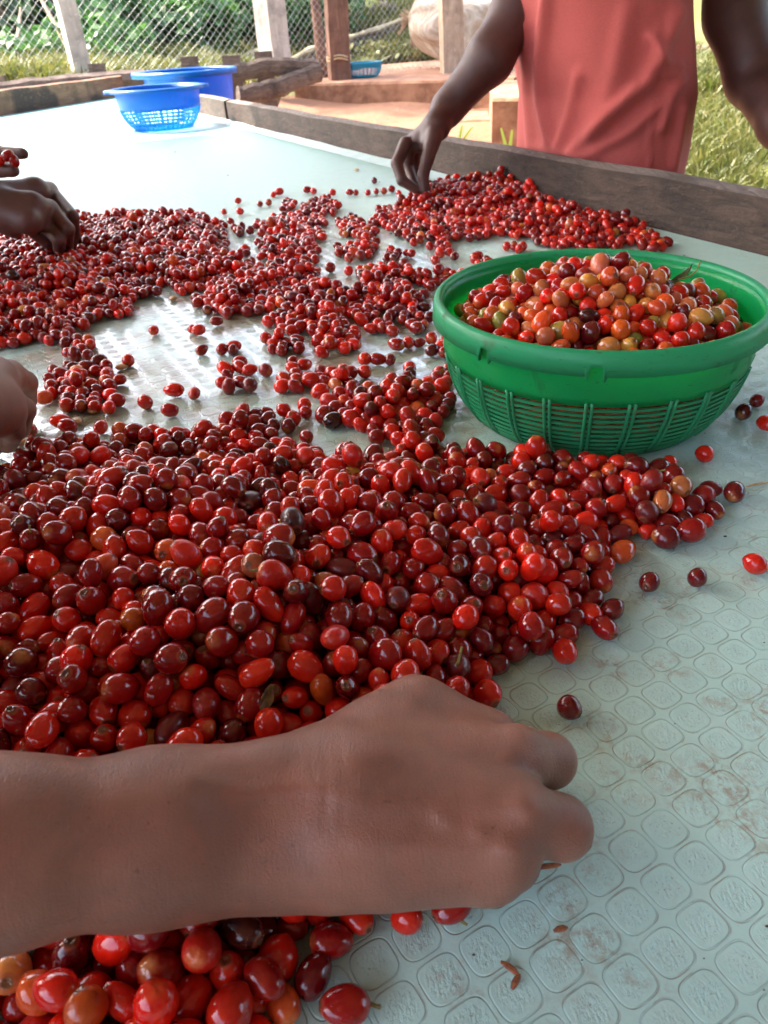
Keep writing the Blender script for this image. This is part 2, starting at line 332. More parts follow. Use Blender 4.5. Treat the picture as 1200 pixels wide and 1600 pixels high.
def implicit(groups, res, kg=.006, fing=False, bounds=None):
    """groups: list of (k_inside, [prims]); prim = (a, b, ra, rb[, squash]); groups are blended with kg; a leading '-' string carves"""
    pr = [p for _, g in groups for p in g]
    mg = max(max(p[2], p[3]) for p in pr)+4*res
    lo = np.min([np.minimum(p[0], p[1])-mg for p in pr], 0); hi = np.max([np.maximum(p[0], p[1])+mg for p in pr], 0)
    if bounds is not None: lo = np.maximum(lo, bounds[0]); hi = np.minimum(hi, bounds[1])
    n = np.ceil((hi-lo)/res).astype(int)+1; D = np.full(n, .05, np.float32)
    ax = [lo[i]+res*np.arange(n[i]) for i in range(3)]
    DF = None
    for gi, (kin, g) in enumerate(groups):
        G = np.full(n, .05, np.float32)
        for p in g:
            r_ = max(p[2], p[3])+max(kin, kg)+3*res; a, b = np.asarray(p[0]), np.asarray(p[1])
            i0 = np.clip(((np.minimum(a, b)-r_-lo)/res).astype(int), 0, n-1); i1 = np.clip(((np.maximum(a, b)+r_-lo)/res).astype(int)+2, 1, n)
            s3 = tuple(slice(i0[i], i1[i]) for i in range(3))
            X = np.stack(np.meshgrid(*[ax[i][s3[i]] for i in range(3)], indexing='ij'), -1)
            G[s3] = smin(G[s3], cone_d(X, *p), kin)
        if gi == 0: D = G
        elif fing: DF = G if DF is None else smin(DF, G, .0014)
        else: D = smin(D, G, kg)
    if DF is not None: D = smin(D, DF, kg)
    return surface_nets(D, lo, res)
def relax(V, F, n=2, lam=.5):
    for _ in range(n):
        acc = np.zeros_like(V); cnt = np.zeros(len(V))
        for i in range(4):
            a, b = F[:, i], F[:, (i+1) % 4]; np.add.at(acc, a, V[b]); np.add.at(cnt, a, 1); np.add.at(acc, b, V[a]); np.add.at(cnt, b, 1)
        V = V+lam*(acc/cnt[:, None]-V)
    return V
def join(parts):
    V = []; F = []; b = 0
    for v, f in parts: V.append(v); F.append(f+b); b += len(v)
    return np.concatenate(V), np.concatenate(F)
def fastmesh(name, V, F, m, parent=None, smooth=True, attrs=None):
    """F: (n,4) or (n,3) int array"""
    me = bpy.data.meshes.new(name); k = F.shape[1]
    me.vertices.add(len(V)); me.vertices.foreach_set('co', np.asarray(V, np.float32).ravel())
    me.loops.add(F.size); me.loops.foreach_set('vertex_index', F.astype(np.int32).ravel())
    me.polygons.add(len(F)); me.polygons.foreach_set('loop_start', np.arange(0, F.size, k, dtype=np.int32)); me.polygons.foreach_set('loop_total', np.full(len(F), k, np.int32))
    me.update(calc_edges=True)
    for nm, ty, data in (attrs or []):
        at_ = me.attributes.new(nm, ty, 'POINT'); at_.data.foreach_set({'FLOAT_VECTOR': 'vector', 'FLOAT_COLOR': 'color', 'FLOAT': 'value'}[ty], np.asarray(data, np.float32).ravel())
    return link(name, me, m, parent, smooth)

# ------------------------------------------------------------------ SETTING: ground
def sstep(x, a, b): t = np.clip((x-a)/(b-a), 0, 1); return t*t*(3-2*t)
def ground_z(x, y):
    x = np.asarray(x, float); y = np.asarray(y, float)
    z = -.80+.50*sstep(y, 2.3, 5.2)+.05*np.clip(y-5.0, 0, 3)+.24*np.clip(y-8.8, 0, 5.5)+.30*np.clip(y-14, 0, 40)
    z = z+.30*sstep(-x, .3, 2.5)*sstep(y, 3.5, 6.)
    z = z+.28*np.clip(y-9.9, 0, 4)*sstep(x, -2.5, 1.5)
    z = z-.10*np.clip(y-7.5, 0, 2.5)*sstep(-x, 1.0, 3.5)
    return z+.018*np.sin(x*2.1+y*1.3)+.012*np.sin(x*5.3-y*4.1)
gx = np.concatenate([np.linspace(-60, -7, 22), np.linspace(-6.8, 6.8, 137), np.linspace(7, 60, 22)]); gy = np.concatenate([np.linspace(-40, -3, 14), np.linspace(-2.8, 14, 169), np.linspace(14.3, 90, 34)])
GX, GY = np.meshgrid(gx, gy, indexing='ij'); GZ = ground_z(GX, GY); V = np.stack([GX, GY, GZ], -1).reshape(-1, 3); ny_ = len(gy)
I_, J_ = np.meshgrid(np.arange(len(gx)-1), np.arange(ny_-1), indexing='ij'); a_ = (I_*ny_+J_).ravel(); F = np.stack([a_, a_+ny_, a_+ny_+1, a_+1], 1)
M = NT('ground_soil_and_turf'); oc = M.coord('Object'); x, y, _ = M.xyz(oc)
n = M.noise(oc, 1.6, 6, .6); n2 = M.noise(oc, 18, 5, .65); n3 = M.noise(oc, 90, 3)
turf = M.mix(n2, (.07, .10, .018), (.22, .20, .06)); turf = M.mix(M.math('MULTIPLY', M.ramp(n3, .45, .65), .5), turf, (.20, .22, .04))
soil = M.mix(n2, (.19, .080, .040), (.30, .145, .078)); soil = M.mix(M.math('MULTIPLY', M.ramp(n3, .55, .7), .35), soil, (.17, .075, .04))
msk = M.math('MULTIPLY', M.math('MULTIPLY', M.ramp(x, -1.05, -.75), M.ramp(x, 1.75, 1.35)), M.math('MULTIPLY', M.ramp(y, 2.3, 2.7), M.ramp(M.math('ADD', y, M.math('MULTIPLY', n, .6)), 7.4, 6.9)))
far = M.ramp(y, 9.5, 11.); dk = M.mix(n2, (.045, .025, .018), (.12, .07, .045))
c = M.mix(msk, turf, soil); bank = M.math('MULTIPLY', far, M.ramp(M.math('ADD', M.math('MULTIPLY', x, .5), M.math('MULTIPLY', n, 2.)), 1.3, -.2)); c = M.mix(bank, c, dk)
under = M.math('MULTIPLY', M.ramp(y, 2.6, 2.2), M.ramp(x, 1.0, .7)); c = M.mix(under, c, soil)
M.P(Base_Color=c, Roughness=.95, Normal=M.bump(M.math('ADD', n2, M.math('MULTIPLY', n3, .4)), .7, .03))
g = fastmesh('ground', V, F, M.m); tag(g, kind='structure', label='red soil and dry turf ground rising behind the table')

# ------------------------------------------------------------------ the sorting table
NB = np.array([.9011, .4336]); DB = np.array([-.4336, .9011]); WB = float(NB @ np.array([.38, 1.40]))     # inner line of the right board
def bp(s_, off=0.): p = NB*(WB+off)+DB*s_; return p       # s_ along the board, off across it
sB = lambda px, py: float(DB @ at(px, py, 0)[:2])
s0, s1 = -1.2, 4.62
tbl = thing('sorting_table', 'long wooden sorting table edged with dark hewn boards', 'table', (0, 0, float(ground_z(0, 0))))
def chd(o, par):
    o.parent = par; o.matrix_parent_inverse = Matrix.Translation(-Vector(par.location)); return o
sj = sB(362, 190); sk = sB(306, 178)
B = []
o = plank('side_board', bp(s0), bp(sj-.012), .079, .048, WOOD_D, None, 3, 150, .0035, -.004, mtop=WOOD_T); o['label'] = 'long dark hewn side board'; B.append(o)
o = plank('side_board', bp(sj+.008, -.004), bp(sj+.62, -.004), .080, .045, WOOD_D, None, 9, 40, .004, -.004, mtop=WOOD_T); B.append(o)
o = plank('side_board', bp(sj+.63), bp(4.56), .082, .045, WOOD_L, None, 14, 40, .003, -.004); o['label'] = 'pale sunlit side board near the far corner'; B.append(o)  # sunlight on this board is put into its pale wood colour
E0 = np.array(bp(4.60)); P0_ = at(0, 180, 0)[:2]; P1_ = at(186, 150, 0)[:2]; dE = (P0_-P1_)/np.linalg.norm(P0_-P1_)
E1 = P1_+dE*2.05
o = plank('end_board', P1_, E1, .110, .05, WOOD_B, None, 21, 50, .006, -.004, side=-1); B.append(o)
LW = WB-1.315                                               # inner line of the left board
def lp_(s_, off=0.): return NB*(LW-off)+DB*s_
o = plank('side_board', lp_(s0), lp_(2.75), .079, .048, WOOD_D, None, 33, 60, .004, -.004, side=-1, mtop=WOOD_T); B.append(o)
o = plank('end_board', bp(s0-.003), lp_(s0-.003), .079, .045, WOOD_D, None, 41, 30, .004, -.004, side=1); B.append(o)
for o in B: chd(o, tbl)
top = [bp(s0, .046), bp(4.62, .046), P1_+np.array([.0, .05]), E1+np.array([-.03, .02]), lp_(2.8, .046), lp_(s0, .046)]
V = [(p[0], p[1], -.006) for p in top]+[(p[0], p[1], -.03) for p in top]; n6 = len(top)
chd(mesh('tabletop', V, [tuple(range(n6))[::-1], tuple(range(n6, 2*n6))]+[(i, (i+1) % n6, n6+(i+1) % n6, n6+i) for i in range(n6)], WOOD_D), tbl)
for (s_, side) in [(-1.1, 0), (.6, 0), (2.3, 0), (4.3, 0), (-1.1, 1), (.8, 1), (2.55, 1)]:
    p = bp(s_, .01) if side == 0 else lp_(s_, .01); gz = float(ground_z(p[0], p[1]))-.05
    chd(MB().box((p[0], p[1], (gz-.03)/2), (.07, .07, -.03-gz), .45).build('leg', WOOD_D), tbl)
# the plastic sheet, a fine grid that lies in soft waves
poly = [bp(s0, -.002), bp(4.55, -.002), P1_-np.array([0, .01]), E1+np.array([.01, 0]), lp_(2.75, -.002), lp_(s0, -.002)]
bm = bmesh.new(); vs = [bm.verts.new((p[0], p[1], 0)) for p in poly]; bm.faces.new(vs)
if bm.faces[:] and bm.faces[:][0].normal.z < 0: bmesh.ops.reverse_faces(bm, faces=bm.faces[:])
me = bpy.data.meshes.new('plastic_sheet'); bm.normal_update()
bm.faces.ensure_lookup_table()
if bm.faces[0].normal.z < 0: bmesh.ops.reverse_faces(bm, faces=bm.faces[:])
bm.to_mesh(me); bm.free()
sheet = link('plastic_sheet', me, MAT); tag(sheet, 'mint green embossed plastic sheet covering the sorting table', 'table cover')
LIPM = mat_simple('sheet_edge_plastic', (.52, .68, .68), .45, .08)
V = []; F = []; K = 60
for i in range(K+1):
    s_ = 1.45+(4.0-1.45)*i/K; hh = (.004+.001*math.sin(i*.37)+.0006*math.sin(i*1.1))*min(1, i/8)
    for (of, z) in ((-.045, .0015), (-.018, .003+hh*.5), (-.004, .004+hh)): p = bp(s_, of); V.append((p[0], p[1], z))
F = [(i*3+k, i*3+k+1, (i+1)*3+k+1, (i+1)*3+k) for i in range(K) for k in range(2)]
o = mesh('sheet_edge', V, F, LIPM, sheet, True); o['label'] = 'pale curled edge of the sheet along the board'

# ------------------------------------------------------------------ baskets
def ring(MBo, prof, n, a0=0., a1=2*math.pi, closed=True, fn=None):
    V = []; m = len(prof); N = n if closed else n+1
    for i in range(N):
        a = a0+(a1-a0)*i/n
        for k, (r, z) in enumerate(prof):
            if fn: r, z = fn(a, k, r, z)
            V.append((r*math.cos(a), r*math.sin(a), z))
    F = [(i*m+k, ((i+1) % N)*m+k, ((i+1) % N)*m+(k+1) % m, i*m+(k+1) % m) for i in range(n) for k in range(m)]
    MBo.add(V, F)
def basket(name, label, cat, loc, R, H, m_rim, m_band, m_lat, nrib, nslat, band=.50, base=.70, notches=(), thick=.0022, lip=.010, skirt=.020, handles=(), ribw=.0028, double=True, rot=0., group=None):
    t = thing(name, label, cat, loc, group); t.rotation_euler.z = rot
    def rad(z):
        q = z/H; return R*(base+(1-base)*(1-(1-q)**2.3)**.62) if q < 1 else R
    # rim: rolled lip with a hanging skirt
    mb = MB(); zt = H
    prof = [(R-thick, zt-.004), (R-.001, zt+.001), (R+lip*.5, zt+.0025), (R+lip, zt), (R+lip+.001, zt-.006), (R+lip+.0015, zt-skirt), (R+lip-.001, zt-skirt), (R+lip-.0015, zt-.006), (R+lip*.45, zt-.002), (R+.001, zt-.006)]
    def fn(a, k, r, z):
        for (a_, wd) in notches:
            d = abs((a-a_+math.pi) % (2*math.pi)-math.pi)
            if d < wd and k in (5, 6): z = zt-.0085
            if wd <= d < wd*1.45 and k in (5, 6): z = zt-skirt-.0035
        for (a_, wd) in handles:
            d = abs((a-a_+math.pi) % (2*math.pi)-math.pi)
            if d < wd: f = .5+.5*math.cos(math.pi*d/wd); r = r+(.020*min(1, f*2.2) if k in (3, 4, 5, 6, 7) else 0)
        return r, z
    ring(mb, prof, 640 if notches else 96, fn=fn); mb.build('rim', m_rim, t, True)
    zb = H*band; mb = MB(); K = 6
    po = [(rad(zb+(H-.003-zb)*k/K), zb+(H-.003-zb)*k/K) for k in range(K+1)]; pi_ = [(r-thick, z) for r, z in po[::-1]]
    ring(mb, po+pi_, 96); mb.build('upper_band', m_band, t, True)
    zl = .006
    for k in range(nslat):
        z = zl+(zb-zl)*(k+.7)/(nslat+.4); r = rad(z); hh = (zb-zl)/nslat*.22
        mb = MB(); ring(mb, [(r+.0002, z-hh), (r+.0006, z+hh), (r-.0016, z+hh), (r-.0018, z-hh)], 96); mb.build('slat', m_lat, t)
    for i in range(nrib):
        a = 2*math.pi*(i+.35)/nrib; ca, sa = math.cos(a), math.sin(a); tx, ty = -sa, ca; mb = MB()
        for dd in ((-1, 1) if double else (0,)):
            pts = [((rad(zl+(zb+.003-zl)*k/7)+.0004)*ca+dd*ribw*.75*tx, (rad(zl+(zb+.003-zl)*k/7)+.0004)*sa+dd*ribw*.75*ty, zl+(zb+.003-zl)*k/7) for k in range(8)]
            mb.tube(pts, ribw*.52, 6)
        mb.build('rib', m_lat, t, True)
    mb = MB(); rb = rad(zl); ring(mb, [(rb*.90, .0006), (rb*.97, .0012), (rb+.001, zl+.003), (rb-.002, zl+.003), (rb*.9, .004)], 72)
    V = [(rb*.9*math.cos(2*math.pi*i/48), rb*.9*math.sin(2*math.pi*i/48), .002) for i in range(48)]; mb.add(V, [tuple(range(48))]); mb.build('base', m_lat, t, True)
    return t
def ang(px, py, z, c): p = at(px, py, z); return math.atan2(p[1]-c[1], p[0]-c[0])
GC = (.19, .61)
gb = basket('green_basket', 'large green slatted plastic basket heaped with cherries', 'basket', (GC[0], GC[1], .0005), .131, .100, GREEN_R, GREEN, GREEN_D, 26, 10, .56, .74,
    notches=[(ang(757, 558, .085, GC), .030), (ang(931, 578, .085, GC), .034), (ang(1080, 400, .1, GC), .03)], skirt=.016, lip=.006)
BC_ = at(238, 193, .0); BCc = (BC_[0], BC_[1]+.03)
p = at(240, 206, 0); bR = .155; bb = (p[0]+.015, p[1]+bR*.72)
basket('blue_colander', 'empty blue plastic colander with slotted bowl on the far end of the sheet', 'basket', (bb[0], bb[1], .0005), bR, .135, BLUE, BLUE, BLUE_L, 40, 5, .50, .62, skirt=.010, lip=.016, handles=[(math.radians(195), .22), (math.radians(15), .22)], ribw=.005, double=False, thick=.003)

# ------------------------------------------------------------------ background building slab, posts, sack
SLAB = mat_simple('earth_plaster', (.25, .112, .060), .95, .3, 9, .8, .02, (.34, .175, .10))
zs = -.08
A = at(458, 131, zs); Bp = at(803, 122, zs); Cc = at(1115, 77, zs); bl = at(600, 99, zs)
A, Bp, Cc = A[:2], Bp[:2], Cc[:2]
def prism(name, pts, z0, z1, m, parent=None, sub=14, amp=.012, seed=3):
    """vertical prism with subdivided, worn edges"""
    P = []
    for i in range(len(pts)):
        a, b = np.array(pts[i]), np.array(pts[(i+1) % len(pts)])
        for k in range(sub): P.append(a+(b-a)*k/sub)
    P = np.array(P); n = len(P); c0 = P.mean(0); V = []
    lev = [(z0, 0), (z0+(z1-z0)*.35, 0), (z0+(z1-z0)*.7, 0), (z1-.018, .0), (z1, -.015)]
    for z, ins in lev:
        q = P+(P-c0)/np.linalg.norm(P-c0, axis=1)[:, None]*ins; V += [(a[0], a[1], z) for a in q]
    V = np.array(V); V[:, :2] += (vnoise(V, 6, seed)*amp)[:, None]*np.array([.6, .8]); V[4*n:, 2] += vnoise(V[4*n:], 4, seed+1)*amp*.5
    F = [(l*n+i, l*n+(i+1) % n, (l+1)*n+(i+1) % n, (l+1)*n+i) for l in range(4) for i in range(n)]+[tuple(4*n+i for i in range(n))]
    return mesh(name, V, F, m, parent)
far1 = np.array([.25, 8.95])
ver = thing('veranda', 'low red earth plastered veranda platform with wooden posts', 'platform', (float(A[0]), float(A[1]), float(ground_z(A[0], A[1]))))
D1 = Cc+np.array([4.0, .3])
chd(prism('platform', [A, Bp, Bp+np.array([.5, 1.0]), Cc+np.array([-.35, 0.02]), Cc, D1, D1+np.array([0, 2.5]), np.array([2.4, 9.45]), far1], -.55, zs, SLAB), ver)
pq = at(768, 213, -.50); st = [np.array(at(768, 214, -.29)[:2]), np.array(at(815, 214, -.29)[:2])]
chd(prism('pier', [st[0], st[1], Bp+np.array([.12, .1]), Bp+np.array([-.16, .05])], -.75, zs-.012, SLAB, sub=6, seed=8), ver)
s_a = at(688, 190, -.25)[:2]; s_b = at(770, 186, -.25)[:2]
chd(prism('step', [s_a, s_b, s_b+np.array([.05, .5]), s_a+np.array([.0, .55])], -.75, -.25, SLAB, sub=6, seed=12), ver)
def post(name, px, py, wd, m, parent, lean=(0, 0), hgt=2.6, roundp=False, zb=zs, y=None, rz=.4):
    p = at(px, py, zb) if y is None else dep(px, py, y); b = np.array([p[0], p[1], p[2]-.02]); t_ = b+np.array([lean[0], lean[1], hgt]); mb = MB(); K = 10
    pts = [b+(t_-b)*k/K+np.array([math.sin(k*1.7+px)*.008, 0, 0]) for k in range(K+1)]
    if roundp: mb.tube(pts, [wd/2*(1+.06*math.sin(k*2.)) for k in range(K+1)], 10)
    else:
        V = []
        for q in pts:
            for a in range(4): an = rz+math.pi/4+a*math.pi/2; V.append(q+np.array([math.cos(an), math.sin(an), 0])*wd*.707)
        F = [(k*4+i, k*4+(i+1) % 4, (k+1)*4+(i+1) % 4, (k+1)*4+i) for k in range(K) for i in range(4)]+[(3, 2, 1, 0), tuple(K*4+i for i in range(4))]; mb.add(V, F)
    o = mb.build(name, m, None, roundp); return chd(o, parent) if parent else o
post('round_post', 504, 121, .085, WOOD_R, ver, (-.0, -.05), roundp=True)
post('post', 532, 124, .16, WOOD_R, ver, (-.0, -.05), rz=.2)
post('post', 705, 113, .165, WOOD_L, ver, (.0, -.02), rz=.1)
post('round_post', 650, 96, .10, WOOD_R, ver, roundp=True, hgt=.4)
post('post', 768, 62, .11, WOOD_R, ver, rz=.3, zb=zs)
# rope round the post
pr_ = at(532, 124, zs); mb = MB()
for k in range(2):
    pts = [(pr_[0]+.095*math.cos(a)*1.0, pr_[1]+.095*math.sin(a), zs+.14+.02*k+.01*math.sin(3*a)) for a in np.linspace(0, 2*math.pi, 17)]; mb.tube(pts, .007, 5)
chd(mb.build('rope', mat_simple('sisal', (.5, .36, .2), .9)), ver)
tc = at(559, 120, zs); 
tb = basket('teal_basket', 'small teal slotted plastic bowl standing on the veranda edge by the posts', 'basket', (tc[0]+.05, tc[1]-.13, zs+.006), .150, .10, TEAL, TEAL, TEAL, 26, 4, .62, .66, skirt=.008, lip=.008, thick=.003, double=False, ribw=.006)
# sack: a bulging stuffed bag, creased
SACKM = NT('woven_sack'); oc = SACKM.coord('Object'); f = SACKM.noise(SACKM.mapping(oc, scale=(1, 6, 1)), 9, 4, .6, .8); wv = SACKM.noise(SACKM.mapping(oc, scale=(6, 1, 6)), 60, 2)
cc = SACKM.mix(SACKM.ramp(f, .35, .68), (.50, .39, .28), (.74, .66, .55)); cc = SACKM.mix(SACKM.math('MULTIPLY', SACKM.ramp(SACKM.noise(oc, 3, 3), .5, .62), .6), cc, (.45, .27, .15))
SACKM.P(Base_Color=cc, Roughness=.8, Normal=SACKM.bump(SACKM.math('ADD', f, SACKM.math('MULTIPLY', wv, .2)), .8, .03))
def sack(label, c, size, rx, rz, m, tuft=True, seed=1, group=None):
    n, mm = 72, 36; V = []
    for j in range(mm+1):
        v = -1+2*j/mm
        for i in range(n):
            a = 2*math.pi*i/n; sr = (1-abs(v)**3.2)**.42 if abs(v) < 1 else 0
            sr = max(sr, .10); x_ = size[0]/2*v; cr = 1+.05*math.sin(5*a+7*v+seed)+.03*math.sin(13*a+3*v)*abs(v)**2+.07*abs(v)**4*math.sin(9*a+seed)
            V.append((x_, size[1]/2*sr*cr*math.copysign(abs(math.cos(a))**.85, math.cos(a)), size[2]/2*sr*cr*math.copysign(abs(math.sin(a))**.8, math.sin(a))))
    F = [(j*n+i, j*n+(i+1) % n, (j+1)*n+(i+1) % n, (j+1)*n+i) for j in range(mm) for i in range(n)]+[tuple(range(n))[::-1], tuple(mm*n+i for i in range(n))]
    V = np.array(V); V += (vnoise(V, 9, seed)*.018)[:, None]*np.array([.2, 1, 1])
    t = thing('sack', label, 'sack', c, group); t.rotation_euler = (0, rx, rz); mesh('bag', V, F, m, t, True)
    mb = MB(); rr_ = random.Random(seed)
    for k in range(26):
        a = rr_.random()*6.28; L = .06+.09*rr_.random(); x0_ = -size[0]/2+.015; w_ = .012
        y0_, z0_ = .03*math.cos(a), .03*math.sin(a); y1_, z1_ = y0_+L*.8*math.cos(a), z0_+L*.8*math.sin(a)
        mb.add([(x0_, y0_-w_, z0_), (x0_, y0_+w_, z0_), (x0_-L*.5, y1_+w_*1.6, z1_), (x0_-L*.6, y1_-w_, z1_+.02)], [(0, 1, 2, 3)])
    mb.build('tied_mouth', m, t); return t
sp = dep(712, 44, 7.55)
sack('big pale woven sack bulging on the veranda behind the post', (sp[0]+.16, sp[1], zs+.27), (1.15, .6, .54), .22, -.12, SACKM.m, seed=2)
BRS = mat_simple('brown_sack', (.40, .25, .14), .85, .3, 8, .8, .03)
sp2 = dep(672, 0, 7.6); sack('brown sack lying on top of the pale woven sack', (sp2[0]+.18, sp2[1]+.1, sp2[2]+.12), (.9, .45, .32), .1, .1, BRS, seed=5)

# ------------------------------------------------------------------ chain link fence
WIRE = mat_simple('galvanised_wire', (.48, .49, .48), .5, .2, 3, 0, .001, metal=.2)
fence = thing('chain_link_fence', 'tall chain link fence on whitewashed posts behind the table', 'fence', (-2.8, 6.3, float(ground_z(-2.8, 6.3))))
f0, f1, f2 = np.array([-5.6, 5.7]), np.array([-1.13, 6.55]), np.array([3.6, 9.6])
def netpanel(a, b, h, s=.056):
    L = np.linalg.norm(b-a); d = (b-a)/L; V = []; F = []; r_ = .0011
    nn = np.array([d[1], -d[0]])
    for sg in (1, -1):
        c0 = -h if sg > 0 else 0
        k = c0
        while k < L+h:
            # line: u = k + sg*v, v in 0..h clipped to 0<=u<=L
            if sg > 0: v0, v1 = max(0, -k), min(h, L-k)
            else: v0, v1 = max(0, k-L), min(h, k)
            if v1-v0 > .02:
                K_ = max(1, int((v1-v0)/.5)); pr0 = None
                for q in range(K_+1):
                    v_ = v0+(v1-v0)*q/K_; u_ = k+sg*v_; p = a+d*u_; zb_ = float(ground_z(p[0], p[1])); c_ = np.array([p[0], p[1], zb_+v_])+np.array([nn[0], nn[1], 0])*(.0025*sg+.012*math.sin(u_*3+v_*2))
                    e1 = np.array([d[0], d[1], 0])*r_*1.4; e2 = np.array([nn[0], nn[1], 0])*r_
                    base_ = len(V); V += [c_+e1, c_+e2, c_-e1, c_-e2]
                    if pr0 is not None: F += [(pr0+i, pr0+(i+1) % 4, base_+(i+1) % 4, base_+i) for i in range(4)]
                    pr0 = base_
            k += s
    return V, F
for k, (a, b) in enumerate(((f0, f1), (f1, f2))):
    V, F = netpanel(a, b, 2.3); o = mesh('wire_net', V, F, WIRE); o['kind'] = 'stuff'; chd(o, fence)
    mb = MB()
    for hz_ in (.05, 1.0, 2.25):
        mb.tube([np.array([*(a+(b-a)*q/6), float(ground_z(*(a+(b-a)*q/6)))+hz_+(.015*math.sin(q*3))]) for q in range(7)], .0035, 5)
    chd(mb.build('tension_wire', WIRE), fence)
def fpost(px, py, m, lean, wd=.15, y=6.4, rz=.55):
    o = post('fence_post', px, py, wd, m, None, lean, hgt=2.7, y=y, rz=rz)
    return chd(o, fence)
fpost(137, 150, POST_W, (-.04, 0), .115, 6.05); fpost(436, 128, POST_W, (-.03, 0), .17, 6.6, .75)
for xy in ((2.2, 8.7), (-4.6, 5.85)):
    o = MB().box((xy[0], xy[1], float(ground_z(*xy))+1.2), (.13, .13, 2.6), .5).build('fence_post', POST_W); chd(o, fence)
# ------------------------------------------------------------------ low rail fence of weathered logs, stub pickets
def log(label, pts, r, m, cat='log', group='weathered logs of the low fence', flat=2.1, nm='log_rail'):
    P = []; K = 14; pts = [np.array(p) for p in pts]
    for i in range(K+1):
        t_ = i/K*(len(pts)-1); j = min(int(t_), len(pts)-2); P.append(pts[j]+(pts[j+1]-pts[j])*(t_-j)+np.array([0, 0, .004*math.sin(i*1.9+r*100)]))
    mb = MB(); mb.tube(P, [r*(1+.06*math.sin(i*2.3+r*77)) for i in range(K+1)], 9, flat=flat); o = mb.build(nm, m, None, False); return tag(o, label, cat, group)
log('upper weathered rail of the low fence right of the blue tub', [dep(345, 120, 5.0), dep(420, 103, 5.1), dep(496, 106, 5.3)], .022, WOOD_G)
log('lower slanting weathered log ending at the veranda corner', [dep(372, 151, 4.9), dep(430, 138, 5.05), dep(500, 112, 5.3)], .025, WOOD_G)
log('long dark log lying behind the far end board', [dep(-60, 150, 5.0), dep(90, 133, 5.4), dep(228, 122, 5.6)], .045, WOOD_G, flat=1.2)
pk = 0
for (px, py, top_, lb, y_) in [(302, 155, 88, 'tilted grey picket rising behind the blue tub', 5.3), (368, 155, 86, 'grey picket between the blue tub and the white fence post', 5.05), (418, 135, 80, 'grey picket in front of the white fence post', 5.2), (157, 135, 99, 'short grey picket right of the left white post', 5.75), (2, 150, 118, 'low picket stub at the left edge behind the log', 5.6)]:
    p = dep(px, py, y_); q = dep(px-7, top_, y_); gz = float(ground_z(p[0], p[1]))-.04
    mb = MB(); V = []; w_, t_ = .052, .018
    for (c_, z_) in ((p, min(gz, p[2])), (q, q[2])):
        for (a, b) in ((-1, -1), (1, -1), (1, 1), (-1, 1)): V.append((c_[0]+a*w_, c_[1]+b*t_, z_))
    mb.add(V, [(0, 1, 5, 4), (1, 2, 6, 5), (2, 3, 7, 6), (3, 0, 4, 7), (4, 5, 6, 7)]); tag(mb.build('picket', WOOD_G), lb, 'picket', 'stub pickets of the low fence')
# ------------------------------------------------------------------ blue tub outside the far corner of the table
tR = .235; tp = dep(286, 118, 4.18); tz = .145
tub = thing('blue_tub', 'big deep blue plastic tub standing beyond the table corner', 'tub', (tp[0], tp[1]+.12, tz-.42))
mb = MB(); prof = [(tR*.80, 0), (tR*.84, .15), (tR*.93, .40), (tR*.95, .415), (tR*.95-.004, .40), (tR*.83, .15), (tR*.79, .006)]
ring(mb, prof, 64); mb.add([(tR*.8*math.cos(i*math.pi/24), tR*.8*math.sin(i*math.pi/24), .003) for i in range(48)], [tuple(range(48))]); mb.build('bowl', BLUE, tub, True)
mb = MB(); ring(mb, [(tR*.94, .408), (tR*.95, .42), (tR*1.03, .421), (tR*1.05, .412), (tR*1.05, .395), (tR*1.03, .395), (tR*1.03, .408)], 64, fn=lambda a, k, r, z: (r+(.03 if 2 <= k <= 5 else 0)*max(0, math.cos(a-math.pi*1.02))**14, z)); mb.build('rim', BLUE, tub, True)
sg = float(ground_z(tp[0], tp[1]+.12)); st_z = tz-.42
o = mesh('tub_stand', *(lambda m_: (m_.V, m_.F))(MB().box((tp[0], tp[1]+.12, (sg-.05+st_z-.001)/2), (.42, .42, st_z-.001-sg+.05), .4)), WOOD_G); tag(o, 'rough wooden block under the blue tub', 'block')

# ------------------------------------------------------------------ terrace ledges in the bank
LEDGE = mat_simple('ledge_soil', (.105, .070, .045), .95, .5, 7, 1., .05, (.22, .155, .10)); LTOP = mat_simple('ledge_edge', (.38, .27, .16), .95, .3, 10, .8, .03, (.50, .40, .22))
def ledge(label, pts, h, nm='terrace_ledge'):
    t = thing(nm, label, 'ledge', tuple(pts[0]), 'terrace ledges in the grassy bank'); pts = [np.array(p)-np.array(pts[0]) for p in pts]; K = 40; P = []
    for i in range(K+1):
        t_ = i/K*(len(pts)-1); j = min(int(t_), len(pts)-2); P.append(pts[j]+(pts[j+1]-pts[j])*(t_-j))
    P = np.array(P); P[:, 2] += vnoise(P, 5, 3)*.02
    V = []; 
    for p in P: V += [p+np.array([0, 0, -h]), p+np.array([0, .02, -h*.5]), p+np.array([0, .03, 0]), p+np.array([.1, .6, -.15]), p+np.array([.1, .6, -h])]
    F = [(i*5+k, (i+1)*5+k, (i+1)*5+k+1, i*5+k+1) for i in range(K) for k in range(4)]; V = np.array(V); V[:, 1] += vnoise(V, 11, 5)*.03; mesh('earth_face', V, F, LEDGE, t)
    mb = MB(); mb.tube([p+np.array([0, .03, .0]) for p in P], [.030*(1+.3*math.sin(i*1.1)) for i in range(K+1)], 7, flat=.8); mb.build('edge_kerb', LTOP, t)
ledge('lower terrace ledge running up behind the white fence post', [dep(355, 101, 8.3), dep(408, 80, 9.0), dep(495, 46, 10.0), dep(545, 24, 10.6), dep(640, -16, 11.6)], .36)
